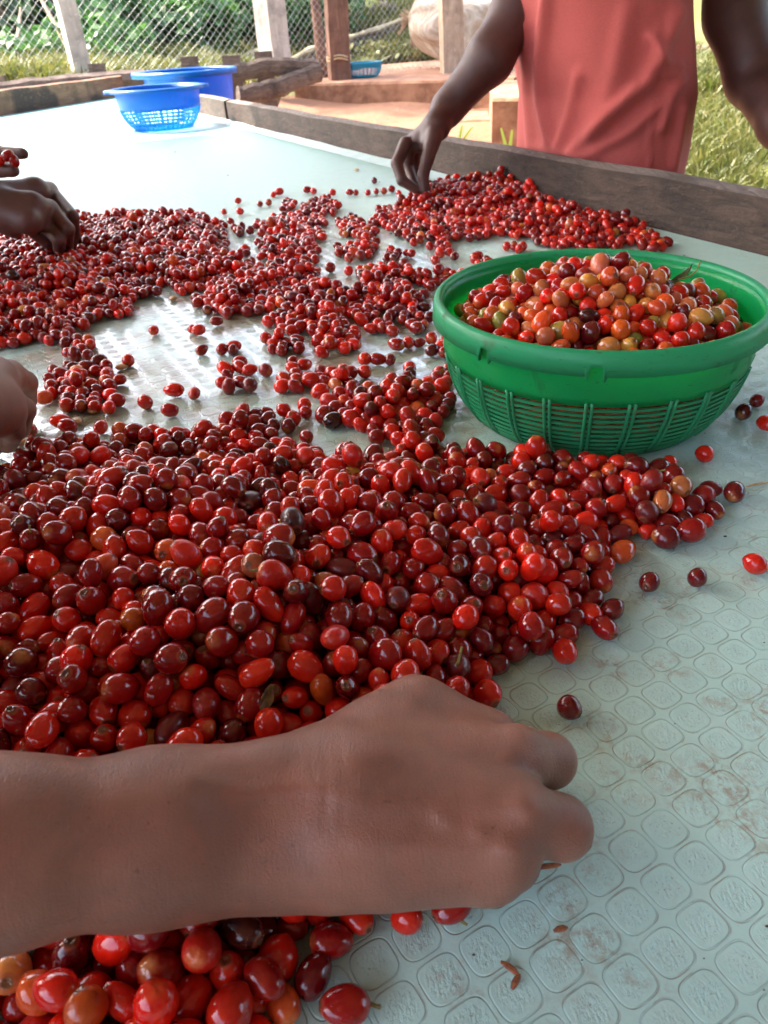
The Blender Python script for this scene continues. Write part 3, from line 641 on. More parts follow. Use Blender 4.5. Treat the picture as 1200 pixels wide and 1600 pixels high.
ledge('terrace ledge right of the veranda posts, below the other', [dep(440, 100, 7.9), dep(500, 74, 8.7), dep(600, 42, 9.6), dep(680, 18, 10.0), dep(760, -10, 10.6)], .26)

# ------------------------------------------------------------------ vegetation
LF1 = mat_leaf('broad_leaf_green', (.030, .105, .020), (.095, .22, .048)); LF2 = mat_leaf('dark_leaf_green', (.022, .060, .016), (.06, .14, .03)); LF3 = mat_leaf('yellow_leaf', (.20, .17, .035), (.11, .15, .028))
BARK = mat_simple('bark', (.16, .10, .07), .9, .4, 12, 1., .03)
def leafmass(n, c, rad, size, seed, flat=.6, sizev=.5):
    r = np.random.default_rng(seed); d = r.normal(size=(n, 3)); d /= np.linalg.norm(d, axis=1)[:, None]; q = r.random(n)**.45
    ctr = c+d*q[:, None]*rad; ctr += (vnoise(ctr, 3., seed)[:, None]*.25)*np.array(rad)
    nrm = d*.5+r.normal(size=(n, 3))*.6+np.array([0, 0, .6]); nrm /= np.linalg.norm(nrm, axis=1)[:, None]
    t = np.cross(nrm, r.normal(size=(n, 3))); t /= np.linalg.norm(t, axis=1)[:, None]; b = np.cross(nrm, t); s = size*(1-sizev/2+sizev*r.random(n))[:, None]
    P = [ctr-t*s, ctr-b*s*flat*.8-t*s*.1, ctr-b*s*flat+t*s*.3-nrm*s*.1, ctr+t*s-nrm*s*.2, ctr+b*s*flat+t*s*.3-nrm*s*.1, ctr+b*s*flat*.8-t*s*.1]
    V = np.stack(P, 1).reshape(-1, 3); k = np.arange(n)*6; F = np.concatenate([np.stack([k, k+1, k+2, k+3], 1), np.stack([k, k+3, k+4, k+5], 1)]); return V, F
def bush(label, px, py, y, w_, h_, m, size, n, seed, kind='shrub', group='leafy shrubs beyond the fence'):
    p = dep(px, py, y); gz = float(ground_z(p[0], p[1])); t = thing(kind, label, kind, (p[0], p[1], gz), group)
    c = np.array([0, 0, p[2]-gz]); rad = np.array([w_/2, w_/2*.7, h_/2])
    V, F = leafmass(n, c, rad, size, seed); fastmesh('foliage', V, F, m, t, False)
    r = random.Random(seed); mb = MB()
    for k in range(5):
        e = c+np.array([(r.random()-.5)*w_*.7, (r.random()-.5)*w_*.4, (r.random()-.2)*h_*.5]); mb.tube([(0, 0, -.05), e*.5+np.array([.03, 0, 0]), e], [.018, .012, .006], 6)
    mb.build('stem', BARK, t)
bush('broad leaved bright green shrub right of the left white post', 165, 48, 8.2, 1.0, 1.0, LF1, .105, 420, 1)
bush('broad leaved shrub low behind the fence, left of the far trunk', 222, 58, 8.6, 1.3, .7, LF1, .085, 520, 2)
bush('light green shrub reaching the top edge, right of the left white post', 215, 10, 9.2, .8, .7, LF1, .11, 220, 3)
bush('bright green shrub at the foot of the far trunk', 300, 45, 8.8, .9, .8, LF1, .075, 420, 4)
bush('dark bushy shrub in the top left corner', 30, 5, 9.0, 1.9, 1.5, LF2, .07, 1500, 5)
bush('low green shrub left of the left white post', 80, 90, 7.4, 1.7, .55, LF1, .05, 900, 6)
bush('dark shrub above the broad leaved shrubs', 330, -10, 10.5, 2.6, 1.0, LF2, .09, 900, 7)
bush('green shrub left of the second white post', 385, 25, 9.6, 1.0, .9, LF1, .06, 600, 8)
bush('dense green shrub right of the second white post', 470, 5, 9.8, 1.5, .9, LF1, .05, 1500, 9)
bush('yellowish weeds under the low rail fence', 400, 138, 5.6, .6, .18, LF3, .022, 260, 10, 'weed', 'weeds by the low fence')
bush('grassy weeds on the ground behind the teal bowl', 600, 84, 9.3, 1.3, .20, LF3, .035, 700, 12, 'weed', 'weeds by the low fence')
bush('sparse weeds in front of the upper terrace ledge', 560, 75, 9.2, 1.2, .12, LF3, .03, 300, 13, 'weed', 'weeds by the low fence')
# far wall of trees on the bank: shade the top of the picture
for k, (px, y_, lb, rr_) in enumerate([(285, 10.8, 'thick tree trunk rising beyond the broad leaved shrubs', .16), (22, 9.4, 'reddish trunk at the left edge beyond the fence', .09), (560, 16., 'tree on the slope behind the veranda posts', .15), (140, 13., 'tree beyond the fence behind the left white post', .14)]):
    p = dep(px, 60, y_); gz = float(ground_z(p[0], p[1])); t = thing('tree', lb, 'tree', (p[0], p[1], gz), 'trees beyond the fence')
    mb = MB(); H_ = 4.5+k*.3; mb.tube([(0, 0, -.3), (.05, 0, H_*.3), (-.08, .1, H_*.6), (.1, .1, H_)], [rr_*1.25, rr_, rr_*.8, rr_*.3], 10)
    for j in range(5):
        a = j*2.4+k; mb.tube([(0, .05, H_*(.45+.1*j)), (.7*math.cos(a), .7*math.sin(a), H_*(.55+.1*j)), (1.4*math.cos(a), 1.4*math.sin(a), H_*(.62+.1*j))], [rr_*.45, rr_*.3, rr_*.1], 7)
    mb.build('trunk', BARK, t, True)
    V, F = leafmass(1300, np.array([0, 0, H_+.6]), np.array([1.3, 1.3, 1.1]), .12, 40+k); fastmesh('crown', V, F, LF2, t, False)
# bamboo sticks
for (a, b, lb) in [((62, -6), (98, 60), 'thin pale stick leaning across the dark gap at top left'), ((30, 40), (25, 96), 'short reddish stick standing beyond the fence at the left edge')]:
    pa, pb = dep(a[0], a[1], 7.4), dep(b[0], b[1], 7.2); o = MB().tube([pb-(pa-pb)*.4, pb, pa, pa+(pa-pb)*.5], [.02, .018, .015, .010], 7).build('stick', WOOD_L); tag(o, lb, 'stick')
# rocks and dark litter on the bank
mb = MB(); r = random.Random(3); ICO = bmesh.new(); bmesh.ops.create_icosphere(ICO, subdivisions=1, radius=1); icoV = np.array([v.co[:] for v in ICO.verts]); icoF = [[v.index for v in f.verts] for f in ICO.faces]; ICO.free()
for k in range(420):
    x_ = -6+r.random()*6.5; y_ = 8.8+r.random()*3.2; s_ = .04+.12*r.random()**2; mb.add(icoV*np.array([s_*1.4, s_, s_*.7])*(1+.3*np.array([[math.sin(9*v[0]+k), math.cos(7*v[1]+k), .2] for v in icoV]))+np.array([x_, y_, float(ground_z(x_, y_))]), icoF)
o = mb.build('stones', mat_simple('dark_stone', (.075, .055, .050), .9, .5, 5, .8, .02, (.17, .13, .115))); tag(o, 'dark stones and clods scattered on the bank beyond the fence', 'stones', kind='stuff')
# grass blades
GR = mat_leaf('grass_blade', (.095, .135, .022), (.22, .195, .055))
def grass(label, n, box_, hgt, seed, wid=.006, accept=None):
    r = np.random.default_rng(seed); x_ = box_[0]+(box_[1]-box_[0])*r.random(n*3); y_ = box_[2]+(box_[3]-box_[2])*r.random(n*3)
    k = (vnoise(np.stack([x_, y_, 0*x_], 1), 2.6, seed) > -.6)
    if accept is not None: k &= accept(x_, y_)
    x_, y_ = x_[k][:n], y_[k][:n]; m_ = len(x_); z_ = ground_z(x_, y_)-.004
    a = r.random(m_)*6.28; L = hgt*(.5+r.random(m_)); ln = r.normal(size=(m_, 2))*.55*L[:, None]; w_ = wid*(.6+.8*r.random(m_)); ux, uy = np.cos(a)*w_, np.sin(a)*w_
    b = np.stack([x_, y_, z_], 1); off = np.stack([ux, uy, 0*ux], 1); mid = b+np.stack([ln[:, 0]*.35, ln[:, 1]*.35, L*.6], 1); tip = b+np.stack([ln[:, 0], ln[:, 1], L*.95], 1)
    V = np.stack([b-off, b+off, mid+off*.8, mid-off*.8, tip], 1).reshape(-1, 3); i5 = np.arange(m_)*5
    F = np.concatenate([np.stack([i5, i5+1, i5+2], 1), np.stack([i5, i5+2, i5+3], 1), np.stack([i5+3, i5+2, i5+4], 1)])
    o = fastmesh('grass', V, F, GR, None, False); tag(o, label, 'grass', kind='stuff'); return o
def notslab(x_, y_):
    P = [A, Bp, Bp+np.array([.5, 1.0]), Cc+np.array([-.35, .02]), Cc, D1, D1+np.array([0, 2.5]), np.array([2.4, 9.45]), far1]; ins = np.zeros(len(x_), bool)
    for i in range(len(P)):
        (xa, ya), (xb, yb) = P[i], P[(i+1) % len(P)]; ins ^= ((ya > y_) != (yb > y_)) & (x_ < (xb-xa)*(y_-ya)/((yb-ya)+1e-9)+xa)
    return ~ins
grass('sunlit green and straw coloured turf on the right behind the worker', 52000, (1.25, 4.2, 2.2, 7.2), .065, 1, .0048, notslab)
grass('dry yellow grass on the bank beyond the rail fence', 60000, (-5.5, 3.2, 5.6, 10.5), .13, 2, .009, lambda x_, y_: notslab(x_, y_) & ((y_ < 8.6) | (x_ > -1.5)) & ~((x_ > -.9) & (x_ < 1.6) & (y_ < 7.3)))
# a few blades by the step
mb = MB()
for (px, py, tx_, ty_) in ((718, 212, 722, 196), (724, 212, 738, 198), (790, 222, 783, 200), (797, 222, 800, 203)):
    p, q = dep(px, py+6, 3.6), dep(tx_, ty_, 3.6); mb.add([p+np.array([-.008, 0, 0]), p+np.array([.008, 0, 0]), q+np.array([.004, 0, 0]), q-np.array([.004, 0, 0])], [(0, 1, 2, 3)])
    gz = float(ground_z(p[0], p[1])); mb.add([(p[0]-.007, p[1], gz), (p[0]+.007, p[1], gz), p+np.array([.008, 0, 0]), p+np.array([-.008, 0, 0])], [(0, 1, 2, 3)])
tag(mb.build('grass_tuft', mat_leaf('tuft_green', (.20, .36, .06), (.36, .45, .08))), 'few bright grass blades by the earth step behind the board', 'grass')

# ------------------------------------------------------------------ shed roof over the table (casts the shade the photo shows)
roof = thing('shed_roof', 'open shed roof of metal sheets over the sorting table', 'roof', (0, 0, -.8))
RM = mat_simple('roof_sheet', (.30, .28, .26), .5, .2, 6, .2, .01)
RZ = 2.15
cor = [bp(-2.6, 3.4), bp(4.35, 3.4), lp_(4.35, 1.6), lp_(-2.6, 1.6)]
K = 90; V = []
for i in range(K+1):
    for e in (0, 1):
        a = np.array(cor[0])+(np.array(cor[3])-np.array(cor[0]))*i/K; b = np.array(cor[1])+(np.array(cor[2])-np.array(cor[1]))*i/K; p = a if e == 0 else b
        V.append((p[0], p[1], RZ+.018*math.sin(i*math.pi/1.5)+.10*i/K-(.65 if e == 0 else 0.)))
F = [(i*2, i*2+1, (i+1)*2+1, (i+1)*2) for i in range(K)]
chd(mesh('roof_sheet', V, F, RM), roof)
for (s_, of) in ((-2.4, 1.4), (2.2, 3.25), (-2.4, -2.4), (2.6, -2.7)):
    p = bp(s_, of); gz = float(ground_z(*p)); rt_ = RZ-.65*(4.35-s_)/6.95-.03; chd(MB().box((p[0], p[1], (gz+rt_)/2), (.10, .10, rt_-gz), .45).build('roof_post', WOOD_R), roof)
for s_ in (-2.3, .3, 2.9):
    a, b = bp(s_, 3.3), lp_(s_, 1.5); rt_ = RZ-.65*(4.35-s_)/6.95; chd(MB().tube([(a[0], a[1], rt_-.06), (b[0], b[1], rt_+.03)], .04, 6).build('rafter', WOOD_R), roof)
MUD = mat_simple('added_wall_mud', (.20, .12, .08), .95, .2, 4, .6, .02)  # wall added out of view to cut the light from behind
wa, wb2 = bp(-2.62, 3.3), lp_(-2.62, 1.5); wd_ = wb2-wa; wl_ = np.linalg.norm(wd_)
RW = RZ-.68
o = MB().box(((wa[0]+wb2[0])/2, (wa[1]+wb2[1])/2, (RW-.82)/2), (wl_, .2, RW+.82), math.atan2(wd_[1], wd_[0])).build('light_block_wall', MUD); tag(o, 'unseen mud plastered wall added behind the camera to block light', 'wall')
# ------------------------------------------------------------------ people
def A3(*a): return at(*a)
EYE = mat_simple('eye_white', (.7, .68, .62), .2, .05); PUP = mat_simple('pupil', (.01, .008, .007), .1, .05)
def person(label, foot, face, skin, shirtm, arms, hand_groups, res=.002, lean=0., hgt=1.68, folds=None, cuts=None, dims=(.215, .14)):
    """foot: xy where they stand; face: unit xy they face; arms: two lists [shoulder, elbow, wrist] with radii; hand_groups: fine prims (world)"""
    fz = float(ground_z(*foot)) if foot[1] > 2.9 else -.80
    base = np.array([foot[0], foot[1], fz]); f3 = np.array([face[0], face[1], 0.]); r3 = np.array([face[1], -face[0], 0.]); up = np.array([0, 0, 1.])
    s = hgt/1.68
    def L(x_, y_, z_): return base+r3*x_*s+f3*(y_*s+lean*max(0, z_-.95))+up*z_*s
    t = thing('person', label, 'person', tuple(base))
    g = []
    sqf = (f3, .72)
    torso = [(L(-.06, 0, .95), L(.06, 0, .95), .105*s, .105*s), (L(-.05, 0, 1.05), L(.05, 0, 1.2), .095*s, .10*s), (L(-.08, 0, 1.30), L(.08, 0, 1.30), .100*s, .100*s), (L(-.16, 0, 1.38), L(.16, 0, 1.38), .06*s, .06*s),
             (L(0, 0, 1.36), L(0, .02, 1.50), .060*s, .052*s)]
    head = [(L(0, .01, 1.585), L(0, .0, 1.60), .088*s, .090*s), (L(0, .035, 1.515), L(0, .04, 1.55), .058*s, .070*s), (L(0, .095, 1.585), L(0, .112, 1.555), .010*s, .015*s), (L(-.018, .10, 1.520), L(.018, .10, 1.520), .010*s, .010*s),
            (L(-.035, .082, 1.607), L(.035, .082, 1.607), .012*s, .012*s), (L(-.088, .0, 1.58), L(-.092, -.008, 1.60), .010*s, .016*s), (L(.088, .0, 1.58), L(.092, -.008, 1.60), .010*s, .016*s)]
    legs = []
    for sx in (-1, 1):
        legs += [(L(sx*.09, 0, .90), L(sx*.10, .02, .50), .085*s, .056*s), (L(sx*.10, .02, .50), L(sx*.10, -.01, .09), .055*s, .036*s), (L(sx*.10, -.03, .045), L(sx*.115, .15, .03), .042*s, .030*s)]
    co = []
    for ar in arms:
        S_, E_, W_ = [np.array(q, float) for q in ar['j']]; ra_, re_, rw_ = ar['r']; co += [(S_, S_+(E_-S_)*.30, ra_*.95, ra_*.85)]
    V1, F1 = implicit([(.03, torso), (.012, head), (.02, legs), (.03, co)], .0085, .03); V1 = relax(V1, F1, 1)
    parts = [(V1, F1)]
    for grp in hand_groups:
        V2, F2 = implicit(grp['g'], grp.get('res', res), grp.get('k', .006), True); V2 = relax(V2, F2, 2)
        if grp.get('post'): V2 = grp['post'](V2)
        parts.append((V2, F2))
    V, F = join(parts); fastmesh('body', V-base, F, skin, t)
    # shirt: lofted tube with folds
    nu, nv = 150, 90; z0, z1 = .74, 1.44; V = []
    for j in range(nv+1):
        z = z0+(z1-z0)*j/nv; q = (z-1.0)/.44
        tp_ = 1-.38*min(.30, max(0, z-.87))
        wa = tp_*dims[0]*(1+.03*math.sin(q*2))*(1-.28*max(0, (z-1.38)/.06)**2*.6) if z < 1.38 else dims[0]*(1-.55*((z-1.38)/.06))
        wb = dims[1]*(1+.04*q) if z < 1.38 else dims[1]*1.04*(1-.45*((z-1.38)/.06))
        for i in range(nu):
            a = 2*math.pi*i/nu; V.append((wa*math.cos(a), wb*math.sin(a), z))
    V = np.array(V); N_ = np.stack([V[:, 0]/dims[0]**2, V[:, 1]/dims[1]**2, 0*V[:, 0]], 1); N_ /= np.linalg.norm(N_, axis=1)[:, None]+1e-9
    W = base+V[:, :1]*r3+V[:, 1:2]*f3+(V[:, 2:3]*s)*up+f3*(lean*np.clip(V[:, 2:3]-.95, 0, 9)); NW = N_[:, :1]*r3+N_[:, 1:2]*f3
    dsp = vnoise(V*np.array([1, 1, .35]), 14, 4)*.004+vnoise(V*np.array([1, 1, .6]), 38, 9)*.0016+vnoise(V, 5, 6)*.006
    if folds is not None: dsp = dsp+folds(W)
    W = W+NW*dsp[:, None]
    F = np.array([(j*nu+i, j*nu+(i+1) % nu, (j+1)*nu+(i+1) % nu, (j+1)*nu+i) for j in range(nv) for i in range(nu)])
    sleeve = []
    for ar in arms:
        S_, E_, W_ = [np.array(q, float) for q in ar['j']]; c_ = S_+(E_-S_)*ar.get('slv', .5)
        v_, f_ = implicit([(.02, [(S_+(base+up*1.40*s-S_)*.18*0, c_, ar['r'][0]+.030, ar['r'][1]+.028)])], .008); sleeve.append((v_+NW[0]*0, f_))
    VS, FS = join([(W, F)]+sleeve)
    sh = fastmesh('shirt', VS-base, FS, shirtm, t)
    # trousers, hair, eyes
    tr = [(L(-.05, 0, .90), L(.05, 0, .88), .105*s, .105*s)]
    for sx in (-1, 1): tr += [(L(sx*.09, 0, .90), L(sx*.10, .02, .50), .102*s, .075*s), (L(sx*.10, .02, .50), L(sx*.10, -.01, .12), .074*s, .062*s)]
    Vt, Ft = implicit([(.03, tr)], .011); fastmesh('trousers', relax(Vt, Ft, 1)-base, Ft, DARKC, t)
    Vh, Fh = implicit([(.02, [(L(0, -.018, 1.615), L(0, -.01, 1.625), .092*s, .090*s)])], .008); fastmesh('hair', Vh-base, Fh, HAIR, t)
    for sx in (-1, 1):
        mb = MB(); c_ = L(sx*.033, .083, 1.590)-base; mb.add(icoV*.0125+c_, icoF); e = mb.build('eye', EYE, t, True)
        mb = MB(); mb.add(icoV*.0055+c_+f3*.0095, icoF); mb.build('pupil', PUP, e, True)
    return t
# --- the worker in the coral shirt, facing the table from beyond the right board
def on_board(px, off):                       # where a vertical through photo column px meets the line off outside the board
    for s_ in np.linspace(-.5, 4, 4000):
        p = bp(s_, off)
        if proj((p[0], p[1], .08))[0] < px: return p
    return p
tcn = on_board(934, .20); tcn = np.array(tcn)
fdir = -NB
def dpt(px, py, y): return dep(px, py, y)
FR = [  # fold ridges of the coral shirt: photo polyline, amplitude, width (metres)
    ([(812, 40), (816, 140), (822, 232)], .006, .008), ([(850, -10), (836, 90), (838, 160), (852, 222)], .010, .010), ([(868, 228), (886, 180), (900, 120)], .008, .010),
    ([(895, 236), (950, 180), (1010, 130), (1040, 70), (1062, 20)], .012, .013), ([(905, 248), (985, 205), (1030, 165)], .008, .010), ([(925, 215), (990, 140)], .006, .010),
    ([(1020, 60), (1038, 95), (1062, 102)], .013, .010), ([(1040, 112), (1068, 125), (1050, 150), (1036, 200)], .010, .009), ([(1072, 170), (1066, 225), (1060, 262)], .008, .010),
    ([(1017, 120), (1018, 190), (1017, 262)], .0035, .0025), ([(1030, 40), (1027, 75), (1030, 95)], .0035, .0025), ([(980, 20), (960, 120), (930, 200)], .006, .018), ([(830, 232), (875, 240), (930, 250)], .005, .010)]
_yt = float(tcn[1])
def coral_folds(W):
    q = (W-np.array([0, 0, HC])) @ CR; X = 600+FPX*q[:, 0]/q[:, 2]; Y = 800+FPX*q[:, 1]/q[:, 2]; mpp = q[:, 2]/FPX; d_ = np.zeros(len(W)); toward = (W[:, 0]-tcn[0])*(-tcn[0])+(W[:, 1]-tcn[1])*(-tcn[1]) > -.02
    for pts, amp, wd in FR:
        best = np.full(len(W), 1e9)
        for (xa, ya), (xb, yb) in zip(pts[:-1], pts[1:]):
            ex, ey = xb-xa, yb-ya; t_ = np.clip(((X-xa)*ex+(Y-ya)*ey)/(ex*ex+ey*ey), 0, 1); best = np.minimum(best, np.hypot(X-xa-t_*ex, Y-ya-t_*ey))
        d_ += amp*np.exp(-(best*mpp/wd)**2)*toward
    return 1.35*d_-.008
wr0 = A3(682, 197, .125); hd = .0
el0 = dep(838, 8, _yt-.10)+np.array([.0, 0, .0]); el0 = dep(838, -75, _yt+.03)
sh0 = np.array([*(tcn+np.array([fdir[1], -fdir[0]])*.19), .55])
elL = dep(1178, 120, _yt-.13); shL = np.array([*(tcn-np.array([fdir[1], -fdir[0]])*.20), .55]); wrL = dep(1275, 262, _yt-.38)
y0w = wr0[1]
def Q(px, py, y): return dep(px, py, y)
hand0 = [(.010, [(wr0, Q(655, 222, 1.60), .022, .017), (wr0, Q(640, 226, 1.63), .022, .017), (wr0, Q(668, 225, 1.57), .020, .015), (Q(655, 222, 1.60), Q(632, 232, 1.61), .017, .012)]),
         (.003, [(Q(634, 224, 1.575), Q(620, 255, 1.55), .0115, .0100), (Q(620, 255, 1.55), Q(628, 282, 1.53), .0100, .0090), (Q(628, 282, 1.53), Q(652, 297, 1.525), .0090, .0078)]),
         (.003, [(Q(640, 224, 1.60), Q(637, 262, 1.60), .0110, .0095), (Q(637, 262, 1.60), Q(648, 290, 1.56), .0095, .008)]),
         (.003, [(Q(648, 226, 1.62), Q(648, 262, 1.63), .0105, .0090), (Q(648, 262, 1.63), Q(655, 288, 1.60), .0090, .0075)]),
         (.003, [(Q(655, 228, 1.64), Q(658, 258, 1.66), .0095, .0080), (Q(658, 258, 1.66), Q(662, 280, 1.63), .0080, .007)]),
         (.003, [(Q(678, 212, 1.57), Q(668, 248, 1.545), .0150, .0110), (Q(668, 248, 1.545), Q(661, 275, 1.53), .0110, .0098), (Q(661, 275, 1.53), Q(664, 297, 1.52), .0098, .0080)])]
hand0 = [hand0[0]]+[(k_, [(a_, b_, r1_*1.17, r2_*1.17) for a_, b_, r1_, r2_ in g_]) for k_, g_ in hand0[1:]]
fore0 = [(.02, [(wr0, Q(700, 168, _yt-.02), .026, .029), (Q(700, 168, _yt-.02), Q(765, 92, _yt-.02), .029, .043), (Q(765, 92, _yt-.02), Q(812, 10, _yt+.01), .043, .047), (Q(812, 10, _yt+.01), el0, .048, .044), (el0, sh0, .044, .052), (Q(735, 128, _yt-.0), Q(700, 172, _yt-.03), .03, .02)])]
handL = [(.02, [(elL, dep(1150, 20, _yt-.10), .047, .052), (dep(1150, 20, _yt-.10), shL, .052, .056), (elL, dep(1228, 190, _yt-.26), .046, .042), (dep(1228, 190, _yt-.26), wrL, .042, .027)]),
         (.010, [(wrL, wrL+np.array([.03, -.07, -.03]), .026, .024), (wrL, wrL+np.array([.06, -.06, -.02]), .022, .018)])]
for k, (dx_, dy_) in enumerate(((.0, -.085), (.022, -.088), (.044, -.082), (.062, -.070))):
    b_ = wrL+np.array([.012+dx_*.6, -.06, -.02]); m_ = wrL+np.array([.018+dx_, dy_-.025, -.04]); handL.append((.003, [(b_, m_, .0115, .0095), (m_, m_+np.array([.0, -.012, -.035]), .0095, .008)]))
handL.append((.003, [(wrL+np.array([-.01, -.03, -.01]), wrL+np.array([-.03, -.07, -.03]), .013, .011), (wrL+np.array([-.03, -.07, -.03]), wrL+np.array([-.025, -.10, -.05]), .011, .009)]))
person('worker in a coral red shirt reaching over the dark board to pick cherries', tuple(tcn), tuple(fdir), SKIN_P, CORAL,
       [dict(j=[sh0, el0, wr0], r=(.05, .040, .026), slv=.35), dict(j=[shL, elL, wrL], r=(.054, .042, .027), slv=.35)],
       [dict(g=fore0+hand0, res=.0026, k=.010), dict(g=handL, res=.0032, k=.010)], folds=coral_folds, hgt=1.70, lean=.30, dims=(.226, .142))
# --- the person on the left whose forearm crosses the foreground
f1d = np.array([.93, .36]); f1d /= np.linalg.norm(f1d)
def post1(V):                                # skin creases round the wrist, soft tendons, veins
    q = (V-np.array([0, 0, HC])) @ CR; X = 600+FPX*q[:, 0]/q[:, 2]; Y = 800+FPX*q[:, 1]/q[:, 2]
    d_ = np.zeros(len(V))
    def ridge(pts, amp, wd):
        best = np.full(len(V), 1e9)
        for (xa, ya), (xb, yb) in zip(pts[:-1], pts[1:]):
            ex, ey = xb-xa, yb-ya; t_ = np.clip(((X-xa)*ex+(Y-ya)*ey)/(ex*ex+ey*ey), 0, 1); best = np.minimum(best, np.hypot(X-xa-t_*ex, Y-ya-t_*ey))
        return amp*np.exp(-(best/wd)**2)
    for pts, amp, wd in [([(560, 1180), (680, 1165), (790, 1185)], .0016, 26), ([(540, 1250), (700, 1250), (835, 1262)], .0012, 22), ([(560, 1320), (700, 1330), (810, 1330)], .0010, 20),
                         ([(800, 1180), (812, 1190)], .0018, 26), ([(818, 1255), (828, 1262)], .0020, 26), ([(796, 1325), (804, 1330)], .0018, 24), ([(640, 1110), (662, 1120)], .0012, 22), ([(300, 1215), (380, 1240), (470, 1225), (560, 1235)], .0012, 16),
                         ([(505, 1150), (512, 1220), (508, 1290)], -.0005, 7), ([(528, 1145), (536, 1215), (534, 1280)], -.0004, 6), ([(487, 1155), (492, 1215)], -.0004, 6),
                         ([(690, 1275), (700, 1282)], .0012, 14), ([(745, 1300), (752, 1304)], .0010, 12), ([(190, 1250), (290, 1255)], .0015, 40), ([(826, 1205), (838, 1220)], -.0012, 14)]: d_ += ridge(pts, amp, wd)
    n = np.array([0, 0, HC])-V; n /= np.linalg.norm(n, axis=1)[:, None]
    return V+n*d_[:, None]
w1 = A3(470, 1280, .056); e1 = np.array([-.285, .150, .115])
fl = (A3(600, 1240, .06)-np.array([0, 0, HC])); fl /= np.linalg.norm(fl)
R1 = [(.012, [(e1, A3(0, 1330, .084), .037, .0275), (A3(0, 1330, .084), A3(240, 1305, .068), .0275, .0265), (A3(240, 1305, .068), w1, .0265, .0270, (fl, .86)), (w1, A3(560, 1262, .056), .0270, .029, (fl, .80)),
             (A3(250, 1245, .073), A3(430, 1228, .066), .012, .012), (A3(200, 1355, .055), A3(430, 1340, .050), .016, .014),
             (A3(540, 1215, .056), A3(806, 1184, .058), .018, .0124), (A3(540, 1248, .062), A3(806, 1262, .062), .019, .0118), (A3(540, 1295, .058), A3(785, 1326, .054), .020, .0125), (A3(540, 1325, .048), A3(762, 1352, .044), .019, .0120),
             (A3(500, 1215, .052), A3(650, 1121, .047), .018, .0155), (A3(650, 1121, .047), A3(765, 1154, .042), .0155, .0128), (A3(600, 1170, .050), A3(720, 1190, .048), .02, .016), (A3(620, 1300, .040), A3(740, 1320, .035), .024, .018)]),
      (.004, [(A3(806, 1184, .058), A3(858, 1189, .046), .0120, .0108), (A3(856, 1187, .046), A3(858, 1198, .022), .0106, .0090), (A3(858, 1198, .022), A3(836, 1214, .009), .0092, .0080)]),
      (.004, [(A3(812, 1272, .060), A3(877, 1294, .050), .0112, .0112), (A3(874, 1290, .050), A3(872, 1300, .026), .0112, .0096), (A3(872, 1300, .026), A3(846, 1290, .010), .0096, .0082)]),
      (.004, [(A3(785, 1326, .054), A3(796, 1342, .038), .0122, .0112), (A3(796, 1342, .038), A3(790, 1325, .016), .0105, .0090), (A3(790, 1325, .016), A3(775, 1310, .010), .0090, .0080)]),
      (.004, [(A3(762, 1358, .044), A3(755, 1362, .030), .0115, .0105), (A3(755, 1362, .030), A3(735, 1350, .014), .0098, .0085)]),
      (.004, [(A3(738, 1152, .034), A3(800, 1190, .020), .0120, .0100), (A3(800, 1190, .020), A3(835, 1205, .010), .0100, .0080)])]
# left hand of the same person: back of the fist at the left edge
wl = A3(-95, 640, .085)
L1 = [(.012, [(wl, A3(-10, 600, .070), .028, .020), (wl, A3(-5, 640, .060), .028, .021), (A3(-10, 590, .070), A3(14, 590, .062), .018, .0135), (A3(-5, 640, .060), A3(8, 650, .050), .02, .0135)]),
      (.003, [(A3(14, 584, .064), A3(40, 598, .046), .0120, .0104), (A3(40, 598, .046), A3(42, 626, .020), .0100, .0088), (A3(40, 628, .020), A3(30, 650, .010), .009, .008)]),
      (.003, [(A3(4, 620, .062), A3(36, 640, .044), .0116, .0104), (A3(36, 640, .044), A3(32, 670, .018), .0100, .0088)]),
      (.003, [(A3(-6, 652, .050), A3(20, 672, .036), .0112, .0100), (A3(20, 672, .036), A3(12, 694, .014), .0096, .0084)]),
      (.003, [(A3(-20, 665, .045), A3(-8, 684, .026), .0115, .0095), (A3(-8, 684, .026), A3(-12, 700, .010), .0095, .0085)])]
el1 = np.array([-.60, .50, .14]); p1 = np.array([-.86, .18])
sR1 = np.array([-.60, .06, .40]); sL1 = np.array([-.70, .38, .42])
L1[0][1].append((el1, wl, .040, .027)); L1[0][1].append((el1, sL1, .042, .05)); R1[0][1].append((e1, sR1, .041, .048))
person('person at the left edge whose bare forearm crosses the foreground above the cherries', tuple(p1), tuple(f1d), SKIN_N, NAVY,
       [dict(j=[sR1, e1, w1], r=(.048, .034, .03), slv=.35), dict(j=[sL1, el1, wl], r=(.05, .038, .027), slv=.35)],
       [dict(g=R1, res=.0018, k=.004, post=post1), dict(g=L1, res=.0024, k=.006)], lean=.45, hgt=1.66)
